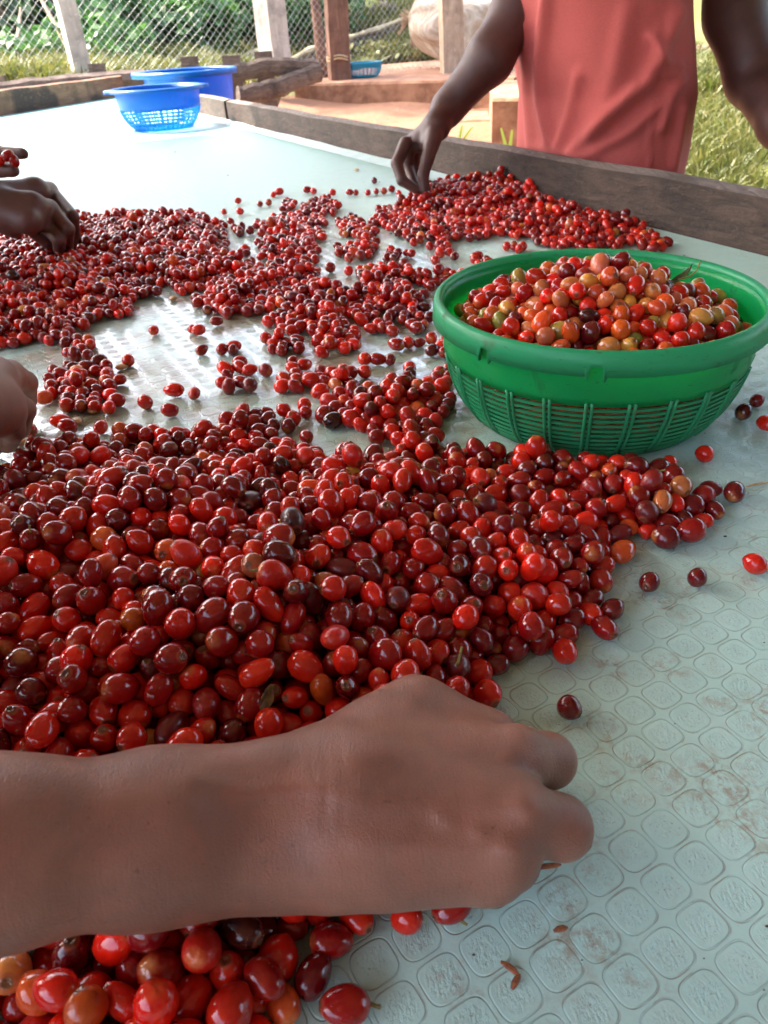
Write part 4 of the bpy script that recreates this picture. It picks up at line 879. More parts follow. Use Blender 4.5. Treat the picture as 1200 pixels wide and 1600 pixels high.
# --- the next person on the left: one hand picking from the pile, one holding cherries
w2 = A3(-35, 318, .105)
H2 = [(.012, [(w2, A3(55, 298, .105), .030, .018), (w2, A3(50, 322, .095), .030, .019), (w2, A3(42, 345, .080), .028, .018), (w2, A3(20, 355, .070), .028, .016),
              (A3(55, 298, .105), A3(78, 297, .095), .018, .0125), (A3(50, 322, .095), A3(78, 325, .085), .018, .0125), (A3(42, 345, .080), A3(68, 348, .068), .017, .012)]),
      (.0025, [(A3(76, 297, .095), A3(113, 338, .068), .0120, .0105), (A3(113, 338, .068), A3(117, 366, .035), .0103, .0088), (A3(117, 366, .035), A3(112, 388, .014), .0086, .0076)]),
      (.0025, [(A3(76, 324, .085), A3(106, 358, .058), .0120, .0108), (A3(106, 358, .058), A3(106, 384, .026), .0104, .0088), (A3(106, 384, .026), A3(98, 398, .012), .0086, .0076)]),
      (.0025, [(A3(66, 346, .068), A3(92, 374, .046), .0116, .0106), (A3(92, 374, .046), A3(92, 394, .018), .0100, .0086)]),
      (.0025, [(A3(45, 356, .060), A3(72, 378, .036), .0105, .0095), (A3(72, 378, .036), A3(78, 394, .016), .0090, .0080)]),
      (.0025, [(A3(58, 292, .100), A3(92, 330, .060), .0085, .0085), (A3(92, 330, .060), A3(104, 372, .03), .0095, .0085)])]
veins = [(A3(-20, 292, .121), A3(20, 302, .115), .003, .0025), (A3(20, 302, .122), A3(62, 330, .102), .003, .0025), (A3(-30, 305, .122), A3(40, 318, .106), .003, .0025), (A3(5, 330, .115), A3(60, 352, .085), .003, .0025)]
w3 = A3(-75, 252, .165)
H3 = [(.010, [(w3, A3(-30, 245, 0.162), .028, .020), (w3, A3(-32, 262, 0.155), .028, .019)]),
      (.0025, [(A3(-40, 238, 0.165), A3(0, 239, 0.165), .0115, .0100), (A3(0, 239, 0.165), A3(36, 240, 0.164), .0100, .0080)]),
      (.0025, [(A3(-40, 262, 0.155), A3(0, 265, 0.153), .0120, .0108), (A3(0, 265, 0.153), A3(20, 266, 0.152), .0108, .0092)]),
      (.0025, [(A3(-50, 250, 0.152), A3(-10, 252, 0.149), .0115, .0100), (A3(-10, 252, 0.149), A3(6, 250, 0.151), .0100, .0080)])]
e2 = np.array([-.86, 1.14, .17]); e3 = np.array([-1.15, 1.55, .16]); s2 = np.array([-1.12, .98, .44]); s3_ = np.array([-1.28, 1.34, .44])
H2[0][1].append((e2, w2, .042, .030)); H3[0][1].append((e3, w3, .040, .028))
H2[0][1].append((e2, s2, .042, .05)); H3[0][1].append((e3, s3_, .042, .05))
person('person at the upper left, one hand picking in the pile, the other holding cherries', (-1.42, 1.02), (.90, .43), SKIN_L, OCHRE,
       [dict(j=[s2, e2, w2], r=(.05, .040, .03), slv=.35), dict(j=[s3_, e3, w3], r=(.05, .038, .028), slv=.35)],
       [dict(g=H2, res=.0026, k=.006), dict(g=H3, res=.0028, k=.006)], lean=.40, hgt=1.68)

# ------------------------------------------------------------------ coffee cherries
def PG(s,off=(0,0),sc=1.):
    a=np.array([float(v) for v in s.replace(',',' ').split()]).reshape(-1,2)
    return a/sc+np.array(off)
# (polygon, layers density)
R_=[]; lrng=np.random.default_rng(5)
# A big foreground pile
R_.append((PG("0 745 40 722 75 708 100 690 180 680 245 692 300 676 345 660 372 690 378 722 335 732 340 748 380 765 400 735 470 712 500 722 545 735 600 715 660 700 750 700 800 715 880 722 960 730 1030 738 1080 772 1082 792 1050 806 990 808 930 812 915 852 935 875 905 905 900 935 870 962 850 985 800 1000 745 1015 735 1045 700 1085 600 1150 300 1200 -60 1200 -60 745"),1.25))
R_.append((PG("0 800 120 760 330 770 480 760 620 770 730 800 820 850 800 930 720 980 640 1050 500 1110 200 1170 -60 1180 -60 800"),1.2))
R_.append((PG("20 850 200 820 420 850 600 860 700 880 640 960 480 1040 200 1100 -60 1100 -60 860"),1.0))
# B under the arm
R_.append((PG("-150 1200 600 1150 660 1180 600 1280 480 1400 380 1445 200 1450 -150 1450"),1.2))
R_.append((PG("-150 1430 190 1440 330 1452 372 1480 350 1540 330 1600 300 1700 -150 1720"),1.45))
# C upper-left pile
R_.append((PG("-80 352 0 352 60 345 117 325 150 338 217 328 277 328 320 334 353 352 350 387 372 410 400 427 400 480 377 482 345 492 330 488 300 462 247 453 220 453 200 463 195 490 160 487 133 500 100 520 67 531 27 531 -80 531"),1.3))
R_.append((PG("-80 385 100 370 240 350 330 360 340 400 330 440 200 440 120 480 0 510 -80 510"),1.1))
R_.append((PG("97 522 150 522 172 548 140 562 100 545"),.75))
R_.append((PG("55 590 75 572 110 565 160 562 178 580 185 600 178 620 130 624 70 626 55 610"),1.15))
# E in crop coordinates x3 offset(350,270)
o=(350,270)
R_.append((PG("160 340 250 190 340 160 420 120 500 90 535 160 480 200 480 290 400 300 450 340 440 400 300 420 230 400 180 370",o,3),1.0))
R_.append((PG("510 200 620 190 650 240 720 275 700 340 640 370 600 300 520 260",o,3),.9))
R_.append((PG("250 120 340 120 340 160 250 160",o,3),.9))
R_.append((PG("50 225 190 225 200 270 140 290 60 280",o,3),.6))
R_.append((PG("0 390 100 410 230 440 400 430 450 490 600 540 640 440 720 430 850 420 900 470 1000 455 1130 440 1110 480 960 540 890 590 870 640 830 690 720 725 650 715 630 760 600 830 530 835 450 760 400 700 330 690 160 665 60 640 0 680",o,3),1.2))
R_.append((PG("230 460 400 450 600 560 800 560 820 640 620 660 400 640 200 600",o,3),.6))
R_.append((PG("205 690 370 690 380 780 300 850 240 810",o,3),.7))
R_.append((PG("225 870 330 870 430 910 400 990 250 1000 225 940",o,3),1.0))
R_.append((PG("400 900 560 880 620 940 630 1080 540 1100 460 1060 420 980",o,3),1.05))
R_.append((PG("650 1020 780 980 900 930 1050 930 1090 980 1110 1120 1010 1190 960 1270 860 1290 720 1290 690 1200 720 1130 640 1110",o,3),1.35))
R_.append((PG("700 1050 950 980 1030 1120 940 1240 740 1220",o,3),.7))
R_.append((PG("30 1150 140 1100 180 1100 300 1080 410 1080 430 1150 340 1170 250 1180 300 1210 440 1200 450 1290 0 1290",o,3),1.1))
R_.append((PG("430 1100 600 1060 600 1150 480 1180",o,3),.5))
R_.append((PG("540 900 560 900 560 940",o,3),.5))
# stragglers right of C toward E
R_.append((PG("10 760 90 740 100 800 20 830",o,3),.8))
R_.append((PG("0 860 90 870 130 990 0 1010",o,3),.8))
R_.append((PG("527 345 600 350 600 400 527 405",o,3),.9))
R_.append((PG("705 360 800 340 805 395 720 400",o,3),.9))
R_.append((PG("960 320 1050 310 1050 370 980 375",o,3),1.0))
R_.append((PG("870 640 960 590 975 700 880 720",o,3),.9))
R_.append((PG("600 250 660 260 700 330 640 400 600 350",o,3),.7))
R_.append((PG("950 800 1040 790 1050 850 970 860",o,3),.9))
# F far right pile
R_.append((PG("577 340 592 326 640 312 668 284 740 276 800 284 850 303 905 325 965 333 1003 350 1046 378 1040 385 990 381 900 385 860 380 830 368 780 360 740 368 700 372 668 372 640 378 630 362 600 352"),1.15))
R_.append((PG("600 335 680 290 760 285 850 310 940 340 980 360 900 372 800 350 700 355"),.5))
R_.append((PG("742 400 780 395 785 410 745 415"),.8))
R_.append((PG("783 376 818 378 818 390 785 390"),.9))
# singles px (centre of cherry)
S="""960 862;1015 908;1090 900;1180 880;905 950;946 950;945 980;865 1003;890 1103;738 1068;1101 708;1162 643;1183 624;1198 660;1046 724;1110 763;1148 768;1103 792;1063 795;1066 826;1028 828;980 816;
300 512;338 500;240 514;265 640;303 613;272 610;227 628;200 563;157 667;97 660;45 672;52 697;104 665;315 545;310 515;385 575;415 578;377 600;385 600;350 598;347 545;
372 313;375 330;350 330;406 318;427 303;420 316;585 282;556 300;546 300;480 297;520 300;490 298;436 300;588 298;600 298;612 295;623 300;575 300;
427 335;403 347;392 408;383 390;384 395;635 393;680 407;744 402;710 400;693 383;642 395;584 560;568 580;640 577;475 633;500 612;510 650;520 655;545 650;538 615;565 640;575 620;
415 527;440 533;463 530;434 535;467 543;507 547;440 545;585 560;613 517;635 535;655 533;622 538;674 528;683 547;693 540;690 500;
540 1570;468 1510;412 1505;436 1560;378 1465;512 1465;556 1428;636 1432;706 1412;434 1450;365 1530;323 1485;300 1540;325 1590;245 1590;190 1590;140 1572;105 1580;45 1550;350 1590;210 1550;235 1500;
640 580;700 575;600 560;183 592;130 630;143 632;170 635;182 625;130 600;110 630;
530 343;527 383;404 378;360 345;470 468;545 423;516 418;645 285;750 412"""
S=np.array([[float(v) for v in s.split()] for s in S.replace('\n','').split(';') if s.strip()])
rad=.00705
def inside(poly,pts):
    x,y=pts[:,0],pts[:,1];r=np.zeros(len(pts),bool);n=len(poly)
    for i in range(n):
        x1,y1=poly[i];x2,y2=poly[(i+1)%n]
        c=((y1>y)!=(y2>y))&(x<(x2-x1)*(y-y1)/((y2-y1)+1e-12)+x1);r^=c
    return r
pts=[];lay=[];ki=0
def lump(q):
    return .5+.5*np.sin(q[:,0]*38+1.3)*np.sin(q[:,1]*33+.5)+.35*np.sin(q[:,0]*71+q[:,1]*60)
for poly,den in R_:
    W=np.array([at(a,b,.010)[:2] for a,b in poly])
    lo=W.min(0);hi=W.max(0)
    area=.5*abs(np.dot(W[:,0],np.roll(W[:,1],1))-np.dot(W[:,1],np.roll(W[:,0],1)))
    K_=1.7 if ki<3 else (1.55 if ki in(3,4) else (.86 if ki<13+0 else .80)); ki+=1
    if poly[:,1].mean()<620 and ki not in(1,): K_=min(K_,.80)
    n=int(area*den*K_*.80/(np.pi*rad**2))
    # poisson-ish best candidate by jittered hex
    out=[]
    while len(out)<n:
        q=lo+(hi-lo)*lrng.random((400,2));q=q[inside(W,q)];q=q[lrng.random(len(q))<.45+.55*lump(q)];out+=list(q)
    # thin by low-frequency noise? keep
    out=np.array(out[:n])
    if n>0: pts.append(out)
pts=np.concatenate(pts) if pts else np.zeros((0,2))
SW=np.array([at(a,b,.0075)[:2] for a,b in S])
BC=np.array(GC)
def rr(n): return np.clip(lrng.normal(.00705,.0006,n),.0057,.0085)
N1=len(pts); n2=len(S); n_basket=1850
def bowl_r(z): return .090+.044*np.clip(z/.10,0,1.2)**.6
pos=np.zeros((N1+n2+n_basket,3)); r_c=np.concatenate([rr(N1),rr(n2),rr(n_basket)*.97])
pos[:N1,:2]=pts; pos[:N1,2]=r_c[:N1]+lrng.random(N1)*.03; pos[N1:N1+n2,:2]=SW; pos[N1:N1+n2,2]=r_c[N1:N1+n2]
a=lrng.random(n_basket)*2*np.pi; q=np.sqrt(lrng.random(n_basket)); zz=(.170-.36*(q*.12))*lrng.random(n_basket)**.8+.01
pos[N1+n2:,0]=BC[0]+q*.130*np.cos(a); pos[N1+n2:,1]=BC[1]+q*.130*np.sin(a); pos[N1+n2:,2]=.01+zz
KD=np.concatenate([np.zeros(N1),np.ones(n2),2*np.ones(n_basket)]).astype(int); home=pos.copy(); ib=KD==2; isg=KD==1; NCH=len(pos)
def pairs():
    cs=.019; c=np.floor(pos/cs).astype(np.int64); c-=c.min(0); dim=c.max(0)+3; c+=1; key=(c[:,0]*dim[1]+c[:,1])*dim[2]+c[:,2]
    order=np.argsort(key); sk=key[order]; I=[]; J=[]
    for dx in (-1,0,1):
        for dy in (-1,0,1):
            for dz in (-1,0,1):
                if (dx,dy,dz)<(0,0,0): continue
                k=key+(dx*dim[1]+dy)*dim[2]+dz; lo=np.searchsorted(sk,k,'left'); cnt=np.searchsorted(sk,k,'right')-lo
                for t in range(cnt.max()):
                    s=np.nonzero(cnt>t)[0]; j=order[lo[s]+t]
                    if (dx,dy,dz)==(0,0,0): g=s<j; s=s[g]; j=j[g]
                    I.append(s); J.append(j)
    I=np.concatenate(I); J=np.concatenate(J); d=pos[J]-pos[I]; g=(d*d).sum(1)<.0195**2; return I[g],J[g]
IT=460; ns=~isg
for it in range(IT):                                   # let the cherries settle: gravity, contacts, sheet, board, basket wall
    if it%5==0: I,J=pairs(); RS=(r_c[I]+r_c[J])*.985
    pos[:,2]-=(.0009 if it<IT-90 else .0002)*ns
    if it<IT-40: pos[:,:2]+=.05*(home-pos)[:,:2]
    for sub in range(3):
        d=pos[J]-pos[I]; L=np.sqrt((d*d).sum(1))+1e-9; m=L<RS; i,j=I[m],J[m]; dd=d[m]*((RS[m]-L[m])/L[m]*.6)[:,None]
        wi=np.where(isg[i],.3,1); wj=np.where(isg[j],.3,1); fi=(wi/(wi+wj)); fj=wj/(wi+wj); mv=np.empty_like(pos)
        for ax in range(3): mv[:,ax]=np.bincount(j,dd[:,ax]*fj,NCH)-np.bincount(i,dd[:,ax]*fi,NCH)
        mv[isg,2]=0; fl=(pos[:,2]<r_c*1.15)&ns; mv[fl,:2]*=.45; pos+=mv
        pos[:,2]=np.maximum(pos[:,2],r_c); pos[isg,2]=r_c[isg]
        s=~ib; p=pos[s]; p[:,:2]-=np.clip(p[:,:2]@NB-(WB-r_c[s]),0,None)[:,None]*NB
        v=p[:,:2]-BC; l=np.linalg.norm(v,axis=1)+1e-9; p[:,:2]+=v/l[:,None]*np.clip(.096+.036*np.clip(p[:,2]/.1,0,1)+r_c[s]-l,0,None)[:,None]; pos[s]=p
        p=pos[ib]; v=p[:,:2]-BC; l=np.linalg.norm(v,axis=1)+1e-9; p[:,2]=np.maximum(p[:,2],r_c[ib]+.004+.088*np.clip(1-l/.085,0,1))
        p[:,:2]-=v/l[:,None]*np.clip(l-(bowl_r(p[:,2])-r_c[ib]),0,None)[:,None]; pos[ib]=p
# which ones show: splat them nearest-last into a small grid, leaving out what the foreground arm covers
gw,gh=600,800; yy,xx=np.mgrid[0:gh,0:gw]; zb=np.full((gh,gw),1e9); idb=-np.ones((gh,gw),int)
arm=np.array([0,1180,480,1140,600,1080,660,1064,760,1105,880,1150,900,1200,922,1290,850,1340,700,1410,500,1425,200,1440,0,1480.]).reshape(-1,2)/2
zb[inside(arm,np.stack([xx.ravel(),yy.ravel()],1).astype(float)).reshape(gh,gw)]=0
for k in range(NCH):
    x,y,z=proj(pos[k])
    if z<.05: continue
    x/=2; y/=2; R=FPX/2*r_c[k]/z; x0,x1=int(max(0,x-R)),int(min(gw,x+R+2)); y0,y1=int(max(0,y-R)),int(min(gh,y+R+2))
    if x0>=x1 or y0>=y1: continue
    qq=1-((xx[y0:y1,x0:x1]-x)/R)**2-((yy[y0:y1,x0:x1]-y)/R)**2; dz=z-r_c[k]*np.sqrt(np.clip(qq,0,1)); m=(qq>0)&(dz<zb[y0:y1,x0:x1]); zb[y0:y1,x0:x1][m]=dz[m]; idb[y0:y1,x0:x1][m]=k
vis=np.bincount(idb[idb>=0],minlength=NCH); order=np.argsort(-vis,kind='stable')
PX=pos[order]; RD=r_c[order]; KD=KD[order]; VS_=vis[order]>0
def shape(nu, nv, asp, seed, hi):
    V = [(0, 0, 1.)]; r = np.random.default_rng(seed); ph = r.random(4)*6.28
    ths = [math.pi*j/nv for j in range(1, nv)]
    if hi: ths = [.10, .19, .28, .40]+[.40+(math.pi-.40)*j/(nv-3) for j in range(1, nv-3)]
    for th in ths:
        for i in range(nu):
            a = 2*math.pi*i/nu; V.append((math.sin(th)*math.cos(a), math.sin(th)*math.sin(a), math.cos(th)))
    V.append((0, 0, -1.)); m_ = len(ths); V = np.array(V); lp = V.copy(); th = np.arccos(np.clip(V[:, 2], -1, 1)); az = np.arctan2(V[:, 1], V[:, 0])
    rad = 1+.035*np.sin(2*az+ph[0])*np.sin(th)+.03*np.sin(3*th+ph[1])+.015*np.sin(3*az+2*th+ph[2])
    if hi: rad = rad+np.where(th < .15, -.075, np.where(th < .23, .012, np.where(th < .33, .022, 0)))
    V = V*rad[:, None]*np.array([.95, .95*(1+.05*math.sin(ph[3])), asp]); F = []
    for i in range(nu): F.append((0, 1+i, 1+(i+1) % nu))
    for j in range(m_-1):
        for i in range(nu): a, b, c, d = 1+j*nu+i, 1+(j+1)*nu+i, 1+(j+1)*nu+(i+1) % nu, 1+j*nu+(i+1) % nu; F += [(a, b, c), (a, c, d)]
    for i in range(nu): F.append((len(V)-1, 1+(m_-1)*nu+(i+1) % nu, 1+(m_-1)*nu+i))
    return V, np.array(F), lp
COLS = [('dark maroon', (.125, .003, .006)), ('deep red', (.27, .004, .005)), ('bright red', (.56, .012, .005)), ('orange red', (.55, .070, .014)), ('orange yellow', (.62, .22, .045)), ('nearly black', (.045, .006, .007)), ('olive green', (.26, .20, .035)), ('red and pale orange', (.55, .13, .05))]
PR = {0: [.14, .39, .415, .030, .004, .006, 0, .015], 2: [.07, .13, .22, .23, .10, .02, .07, .16]}
crng = np.random.default_rng(21); ci_ = np.zeros(NCH, int)
for k in (0, 1, 2):
    m = KD == k; ci_[m] = crng.choice(8, m.sum(), p=PR[2 if k == 2 else 0])
tint = np.array([c for _, c in COLS])[ci_]*(.75+.5*crng.random((NCH, 1)))*(1+.12*crng.normal(size=(NCH, 3)))
tint = np.clip(tint, .003, .9); asp_ = crng.choice(5, NCH); HI = [shape(24, 18, a, i, True) for i, a in enumerate((1.04, 1.14, 1.22, 1.32, 1.10))]
MD = [shape(14, 9, a, i, False) for i, a in enumerate((1.04, 1.14, 1.22, 1.32, 1.10))]; LO = [shape(10, 7, a, i, False) for i, a in enumerate((1.04, 1.14, 1.22, 1.32, 1.10))]; XL = [shape(7, 5, a, i, False) for i, a in enumerate((1.04, 1.14, 1.22, 1.32, 1.10))]
def randrot(n, flatten):
    q = crng.normal(size=(n, 4)); q /= np.linalg.norm(q, axis=1)[:, None]; w_, x, y, z = q.T
    R_ = np.stack([1-2*(y*y+z*z), 2*(x*y-z*w_), 2*(x*z+y*w_), 2*(x*y+z*w_), 1-2*(x*x+z*z), 2*(y*z-x*w_), 2*(x*z-y*w_), 2*(y*z+x*w_), 1-2*(x*x+y*y)], 1).reshape(n, 3, 3)
    return R_
ROT = randrot(NCH, None)
for k in np.nonzero(KD == 1)[0]:                            # lone cherries lie on their side
    a = crng.random()*6.28; ax = np.array([math.cos(a), math.sin(a), crng.normal()*.15]); ax /= np.linalg.norm(ax); b = np.cross([0, 0, 1.], ax); b /= np.linalg.norm(b); c = np.cross(ax, b); ROT[k] = np.stack([b, c, ax], 1)
for k in range(NCH):
    if PX[k, 2] < RD[k]*1.2 and KD[k] == 0 and k % 3: a = ROT[k][:, 2].copy(); a[2] *= .3; a /= np.linalg.norm(a); b = np.cross([0, 0, 1.], a); b /= np.linalg.norm(b); ROT[k] = np.stack([b, np.cross(a, b), a], 1)
dist = np.array([proj(p)[2] for p in PX]); NI = 300
def heap(name, label, sel, cat='coffee cherries'):
    Vs, Fs, Lp, T, Sd = [], [], [], [], []; base_ = 0
    for k in sel:
        S_ = (XL if not VS_[k] else (HI if dist[k] < .45 and False else (MD if dist[k] < .95 else LO)))[asp_[k]]
        v = S_[0]*RD[k] @ ROT[k].T+PX[k]; Vs.append(v); Fs.append(S_[1]+base_); base_ += len(v); Lp.append(S_[2]); T.append(np.tile([*tint[k], 1.], (len(v), 1))); Sd.append(np.full(len(v), (k*.6180339) % 1))
    o = fastmesh(name, np.concatenate(Vs), np.concatenate(Fs), CH_S, None, True, [('lp', 'FLOAT_VECTOR', np.concatenate(Lp)), ('tint', 'FLOAT_COLOR', np.concatenate(T)), ('seed', 'FLOAT', np.concatenate(Sd))])
    return tag(o, label, cat, kind='stuff')
idx = np.arange(NCH)
heap('cherry_pile', 'small and half hidden red coffee cherries filling out the piles on the sheet', idx[(idx >= NI) & (KD != 2)])
heap('cherry_pile', 'small and half hidden mixed cherries filling out the heap in the green basket', idx[(idx >= NI) & (KD == 2)])
HM = []
for i, (v, f, lp) in enumerate(HI):
    o = fastmesh('coffee_cherry', v, f, CH_I, None, True, [('lp', 'FLOAT_VECTOR', lp)]); HM.append(o.data); bpy.data.objects.remove(o)
SPEC = {(890, 1103): 'lone dark maroon cherry just above the fingers of the foreground hand', (960, 862): 'lone orange red cherry to the right of the big pile below the basket', (1015, 908): 'lone maroon cherry with a brown scarred end, second below the basket', (1090, 900): 'lone glossy dark maroon cherry right of the scarred one',
  (1180, 880): 'pale ended red cherry lying alone at the right edge', (905, 950): 'red cherry at the pile edge left of a pair of stacked maroon cherries', (946, 950): 'oblong dark cherry with a brown end, upper of the touching pair at the pile edge', (945, 980): 'deep red cherry, lower of the touching pair at the pile edge',
  (865, 1003): 'red cherry at the lower right tip of the big pile', (738, 1068): 'bright red cherry with a brown navel just above the foreground hand', (1101, 708): 'lone deep red cherry right of the green basket base', (1162, 643): 'red cherry nearest the right side of the green basket', (1183, 624): 'round red cherry behind the other by the right side of the green basket',
  (1198, 660): 'cherry half cut off by the right edge beside the basket', (1046, 724): 'red cherry standing alone just below the green basket', (1110, 763): 'long maroon cherry with an orange flank touching a darker one', (1148, 768): 'round dark cherry farthest right of the group below the basket', (1103, 792): 'dark plum red cherry below the long maroon one',
  (1066, 826): 'deep red cherry beside a shrivelled one at the right end of the pile', (540, 1570): 'lone deep red cherry at the bottom edge, farthest right', (468, 1510): 'dark red cherry lying left of the bare sheet at the bottom', (412, 1505): 'long bright red cherry at the bottom between two darker ones', (436, 1560): 'large scabbed orange brown cherry at the bottom edge',
  (378, 1465): 'dark maroon cherry with a brown spot close under the forearm', (512, 1465): 'large deep red egg shaped cherry just under the forearm', (636, 1432): 'bright red cherry half hidden under the palm', (706, 1412): 'red cherry with a green stalk under the palm', (980, 816): 'bright red oval cherry on bare sheet at the lower edge of the right group'}
FIXC = {(890, 1103): 0, (960, 862): 3, (1015, 908): 0, (1090, 900): 0, (1180, 880): 2, (905, 950): 2, (946, 950): 0, (945, 980): 1, (865, 1003): 2, (738, 1068): 2, (1101, 708): 1, (1162, 643): 2, (1183, 624): 2, (1046, 724): 1, (1110, 763): 0, (1148, 768): 0, (1103, 792): 0, (1066, 826): 1, (540, 1570): 1, (468, 1510): 0, (412, 1505): 2, (436, 1560): 3, (378, 1465): 0, (512, 1465): 1, (636, 1432): 2, (706, 1412): 1, (980, 816): 2}
def zone(k):
    x, y, _ = proj(PX[k])
    if KD[k] == 2: return ('front rim side' if y > 480 else ('right side' if x > 1010 else ('left side' if x < 850 else 'top')))+' of the green basket heap', 'cherries in the green basket'
    if y > 1330: return ('in the bottom left corner below the forearm' if x < 250 else 'below the forearm, next to the bare sheet'), 'cherries below the forearm'
    if y < 700: return 'on the wet sheet behind the big pile', 'cherries scattered behind the big pile'
    h_ = 'left' if x < 260 else ('middle' if x < 560 else 'right'); v_ = 'far' if y < 830 else ('central' if y < 990 else 'near')
    return 'in the %s %s part of the foreground pile' % (v_, h_), 'cherries in the big foreground pile'
used = {}
ISG = {}
for key in SPEC:
    q = at(key[0], key[1], .0075)[:2]; c_ = [k for k in range(NCH) if KD[k] == 1]; d_ = [np.hypot(*(PX[k, :2]-q)) for k in c_]; b_ = int(np.argmin(d_))
    if d_[b_] < .012 and c_[b_] not in ISG: ISG[c_[b_]] = key
sel = sorted(set(list(range(NI))))
STALK = mat_simple('green_stalk', (.20, .17, .04), .6, .3)
for k in sel:
    o = bpy.data.objects.new('coffee_cherry', HM[asp_[k]]); COL.objects.link(o)
    if k in ISG: c0 = FIXC.get(ISG[k], ci_[k]); ci_[k] = c0; tint[k] = np.array(COLS[c0][1])*1.05
    o.matrix_world = Matrix.LocRotScale(Vector(PX[k]), Matrix(ROT[k].tolist()).to_quaternion(), Vector((RD[k]*(1+.07*math.sin(k*2.1)), RD[k]*(1+.07*math.sin(k*3.7)), RD[k]*(1+.06*math.sin(k*1.3))))); o.color = (*[float(a) for a in tint[k]], 1)
    zn, gp = zone(k)
    if (k % 17 == 3 or (k in ISG and ISG[k] == (706, 1412))):  # a stub of stalk left on some
        st_ = MB().tube([(0, 0, -1.08), (.05, .02, -1.3), (.22, .1, -1.55), (.30, .18, -1.72)], [.13, .10, .09, .12], 6).build('stalk', STALK, o); has_stalk = True
    else: has_stalk = False
    if k in ISG: tag(o, SPEC[ISG[k]], 'cherry', gp)
    else:
        sz_ = 'big ' if RD[k] > .0077 else ('small ' if RD[k] < .0065 else ''); sp_ = {2: 'oval ', 3: 'oblong ', 0: 'round '}.get(int(asp_[k]), '')
        tag(o, '%s%s%s cherry%s %s' % (sz_, sp_, COLS[ci_[k]][0], ' with stalk' if has_stalk else '', zn), 'cherry', gp)
# cherries in the raised hand at the left edge
for (px, py, z_, c, lb) in ((12, 243, .172, 1, 'deep red cherry held highest between the fingers at the left edge'), (-2, 252, .165, 2, 'bright red cherry in the palm at the left edge'), (22, 251, .165, 1, 'red cherry nearest the fingertips of the hand at the left edge')):
    o = bpy.data.objects.new('coffee_cherry', HM[1]); COL.objects.link(o); o.location = at(px, py, z_); o.scale = (.0076,)*3; o.rotation_euler = (px, py, 1); o.color = (*COLS[c][1], 1); tag(o, lb, 'cherry', 'cherries held in the hand')
# ------------------------------------------------------------------ litter: beans, splinters, leaves
BEAN = mat_simple('pale_bean', (.55, .33, .15), .45, .25, 200, .2, .0005); CHIP = mat_simple('wood_chip', (.28, .09, .03), .7, .4, 400, .5, .0005); DLEAF = mat_simple('dead_leaf', (.10, .055, .02), .6, .6, 120, .9, .002, (.30, .19, .05))
BV, BF, _ = shape(12, 8, 1.35, 3, False); BV = BV.copy(); BV[:, 1] *= .62
for (px, py, lb) in ((145, 640, 'cream coffee bean by the knuckles of the lower left hand'), (120, 658, 'cream bean lying left of two maroon cherries'), (190, 573, 'small pale bean touching a maroon cherry on the wet sheet'), (386, 580, 'pale bean right of the cherry trio on the wet sheet'), (620, 400, 'pale bean beside cherries near the middle of the sheet'), (557, 265, 'tiny pale bean alone on the far sheet near the board'), (30, 692, 'pale bean close to the lower left hand'), (270, 466, 'pale bean at the lower edge of the upper pile'), (380, 772, 'pale bean at the edge of the big pile in a gap')):
    p = at(px, py, .0035); o = mesh('coffee_bean', BV*.0052, BF, BEAN, None, True); o.location = p; o.rotation_euler = (math.pi/2, 0, px); tag(o, lb, 'bean', 'loose coffee beans')
for (px, py, L, a, lb) in ((857, 1354, .0055, .1, 'reddish wood splinter just below the fingers'), (797, 1513, .004, -.7, 'upper of two splinters on the near sheet'), (806, 1534, .0032, .9, 'lower of two splinters on the near sheet'), (876, 1452, .003, .2, 'dark crumb right of the near tiles'), (782, 1390, .002, .2, 'tiny red crumb near the pinky side of the hand'), (1185, 757, .010, .2, 'pale dry husk right of the cherry group')):
    p = at(px, py, .0015); mb = MB(); c_, s_ = math.cos(a), math.sin(a); mb.tube([(-L*c_, -L*s_, 0), (-L*.3*c_, -L*.3*s_, .0006), (L*.5*c_, L*.5*s_, .0003), (L*c_, L*s_, 0)], [.0006, .0013, .0012, .0004], 6, flat=.6)
    o = mb.build('splinter' if 'husk' not in lb else 'dry_husk', CHIP if 'husk' not in lb else BEAN); o.location = p; tag(o, lb, 'splinter' if 'husk' not in lb else 'husk')
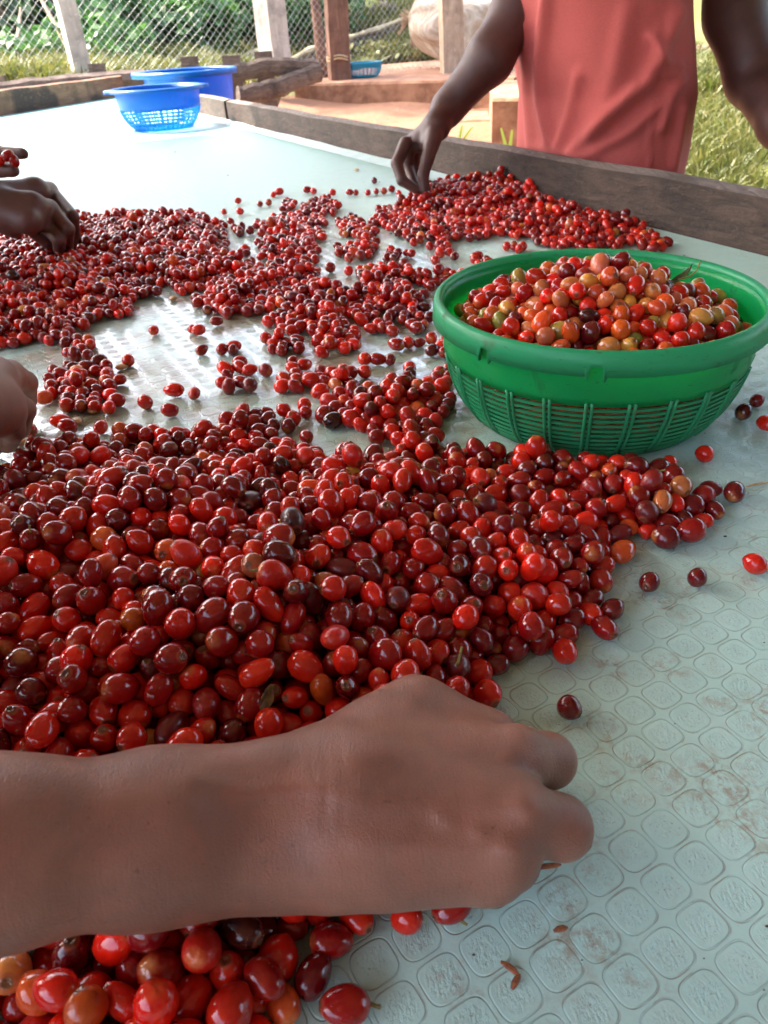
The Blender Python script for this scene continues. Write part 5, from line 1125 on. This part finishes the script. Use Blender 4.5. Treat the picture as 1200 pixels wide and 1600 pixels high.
def leaf(label, c, L, W, rot, m, curl=.3, name='leaf'):
    V = []; n = 10
    for i in range(n+1):
        t_ = i/n; w_ = W*math.sin(math.pi*min(1, t_*.95+.02))**.8
        for s_ in (-1, -.5, 0, .5, 1): V.append(((t_-.5)*L, s_*w_, curl*L*(t_-.5)**2*2+abs(s_)*w_*.35+.001*math.sin(9*t_+3*s_)))
    F = [(i*5+k, (i+1)*5+k, (i+1)*5+k+1, i*5+k+1) for i in range(n) for k in range(4)]; o = mesh(name, V, F, m, None, True); o.location = c; o.rotation_euler = rot
    md = o.modifiers.new('thickness', 'SOLIDIFY'); md.thickness = .0004; return tag(o, label, 'leaf')
leaf('crumpled dead brown leaf among the cherries above the forearm', at(415, 1093, .034), .015, .0032, (.9, -.6, 1.2), DLEAF)
leaf('green leaf sliver with a curled stalk on the right of the basket heap', at(1060, 437, .110), .030, .003, (.2, -.3, .5), mat_simple('dull_leaf', (.06, .08, .02), .4, .4, 90), .5)
p = at(1060, 437, .112); o = MB().tube([p+np.array([.0, 0, 0]), p+np.array([.010, .003, .001]), p+np.array([.016, .005, .005]), p+np.array([.018, .006, .012])], [.0008, .0007, .0006, .0008], 6).build('leaf_stalk', STALK); tag(o, 'thin curled stalk standing up from the leaf in the basket', 'stalk')
for (a, b, c_, lb) in (((705, 1050, .018), (716, 1035, .026), (722, 1010, .032), 'thin orange stalk curving over the orange cherry above the hand'), ((645, 838, .03), (650, 846, .036), (657, 850, .034), 'short green stalk beside an orange cherry in the pile'), ((150, 830, .04), (158, 822, .046), (163, 818, .05), 'tiny yellow stalk in the left of the pile'), ((715, 1430, .004), (722, 1440, .005), (730, 1445, .004), 'green brown cherry stalk lying under the palm')):
    o = MB().tube([at(*a), at(*b), at(*c_)], [.0009, .0008, .0006], 6).build('cherry_stalk', STALK); tag(o, lb, 'stalk', 'loose cherry stalks')
# specks of soil on the sheet
mb = MB(); r = random.Random(9)
for k in range(150):
    px, py = r.uniform(-50, 1200), 200+r.random()**1.2*1350
    if (px < 700 and 690 < py < 1200) or (py > 900 and k % 3): continue
    p = at(px, py, .0006); s_ = (.0003+.0006*r.random()**2)*(1+2.0*(py < 450)); mb.add(icoV*np.array([s_*1.6, s_, s_*.6])+p, icoF)
tag(mb.build('soil_specks', mat_simple('speck', (.06, .045, .03), .9, .3)), 'tiny dark specks of soil and husk strewn over the sheet', 'specks', kind='stuff')
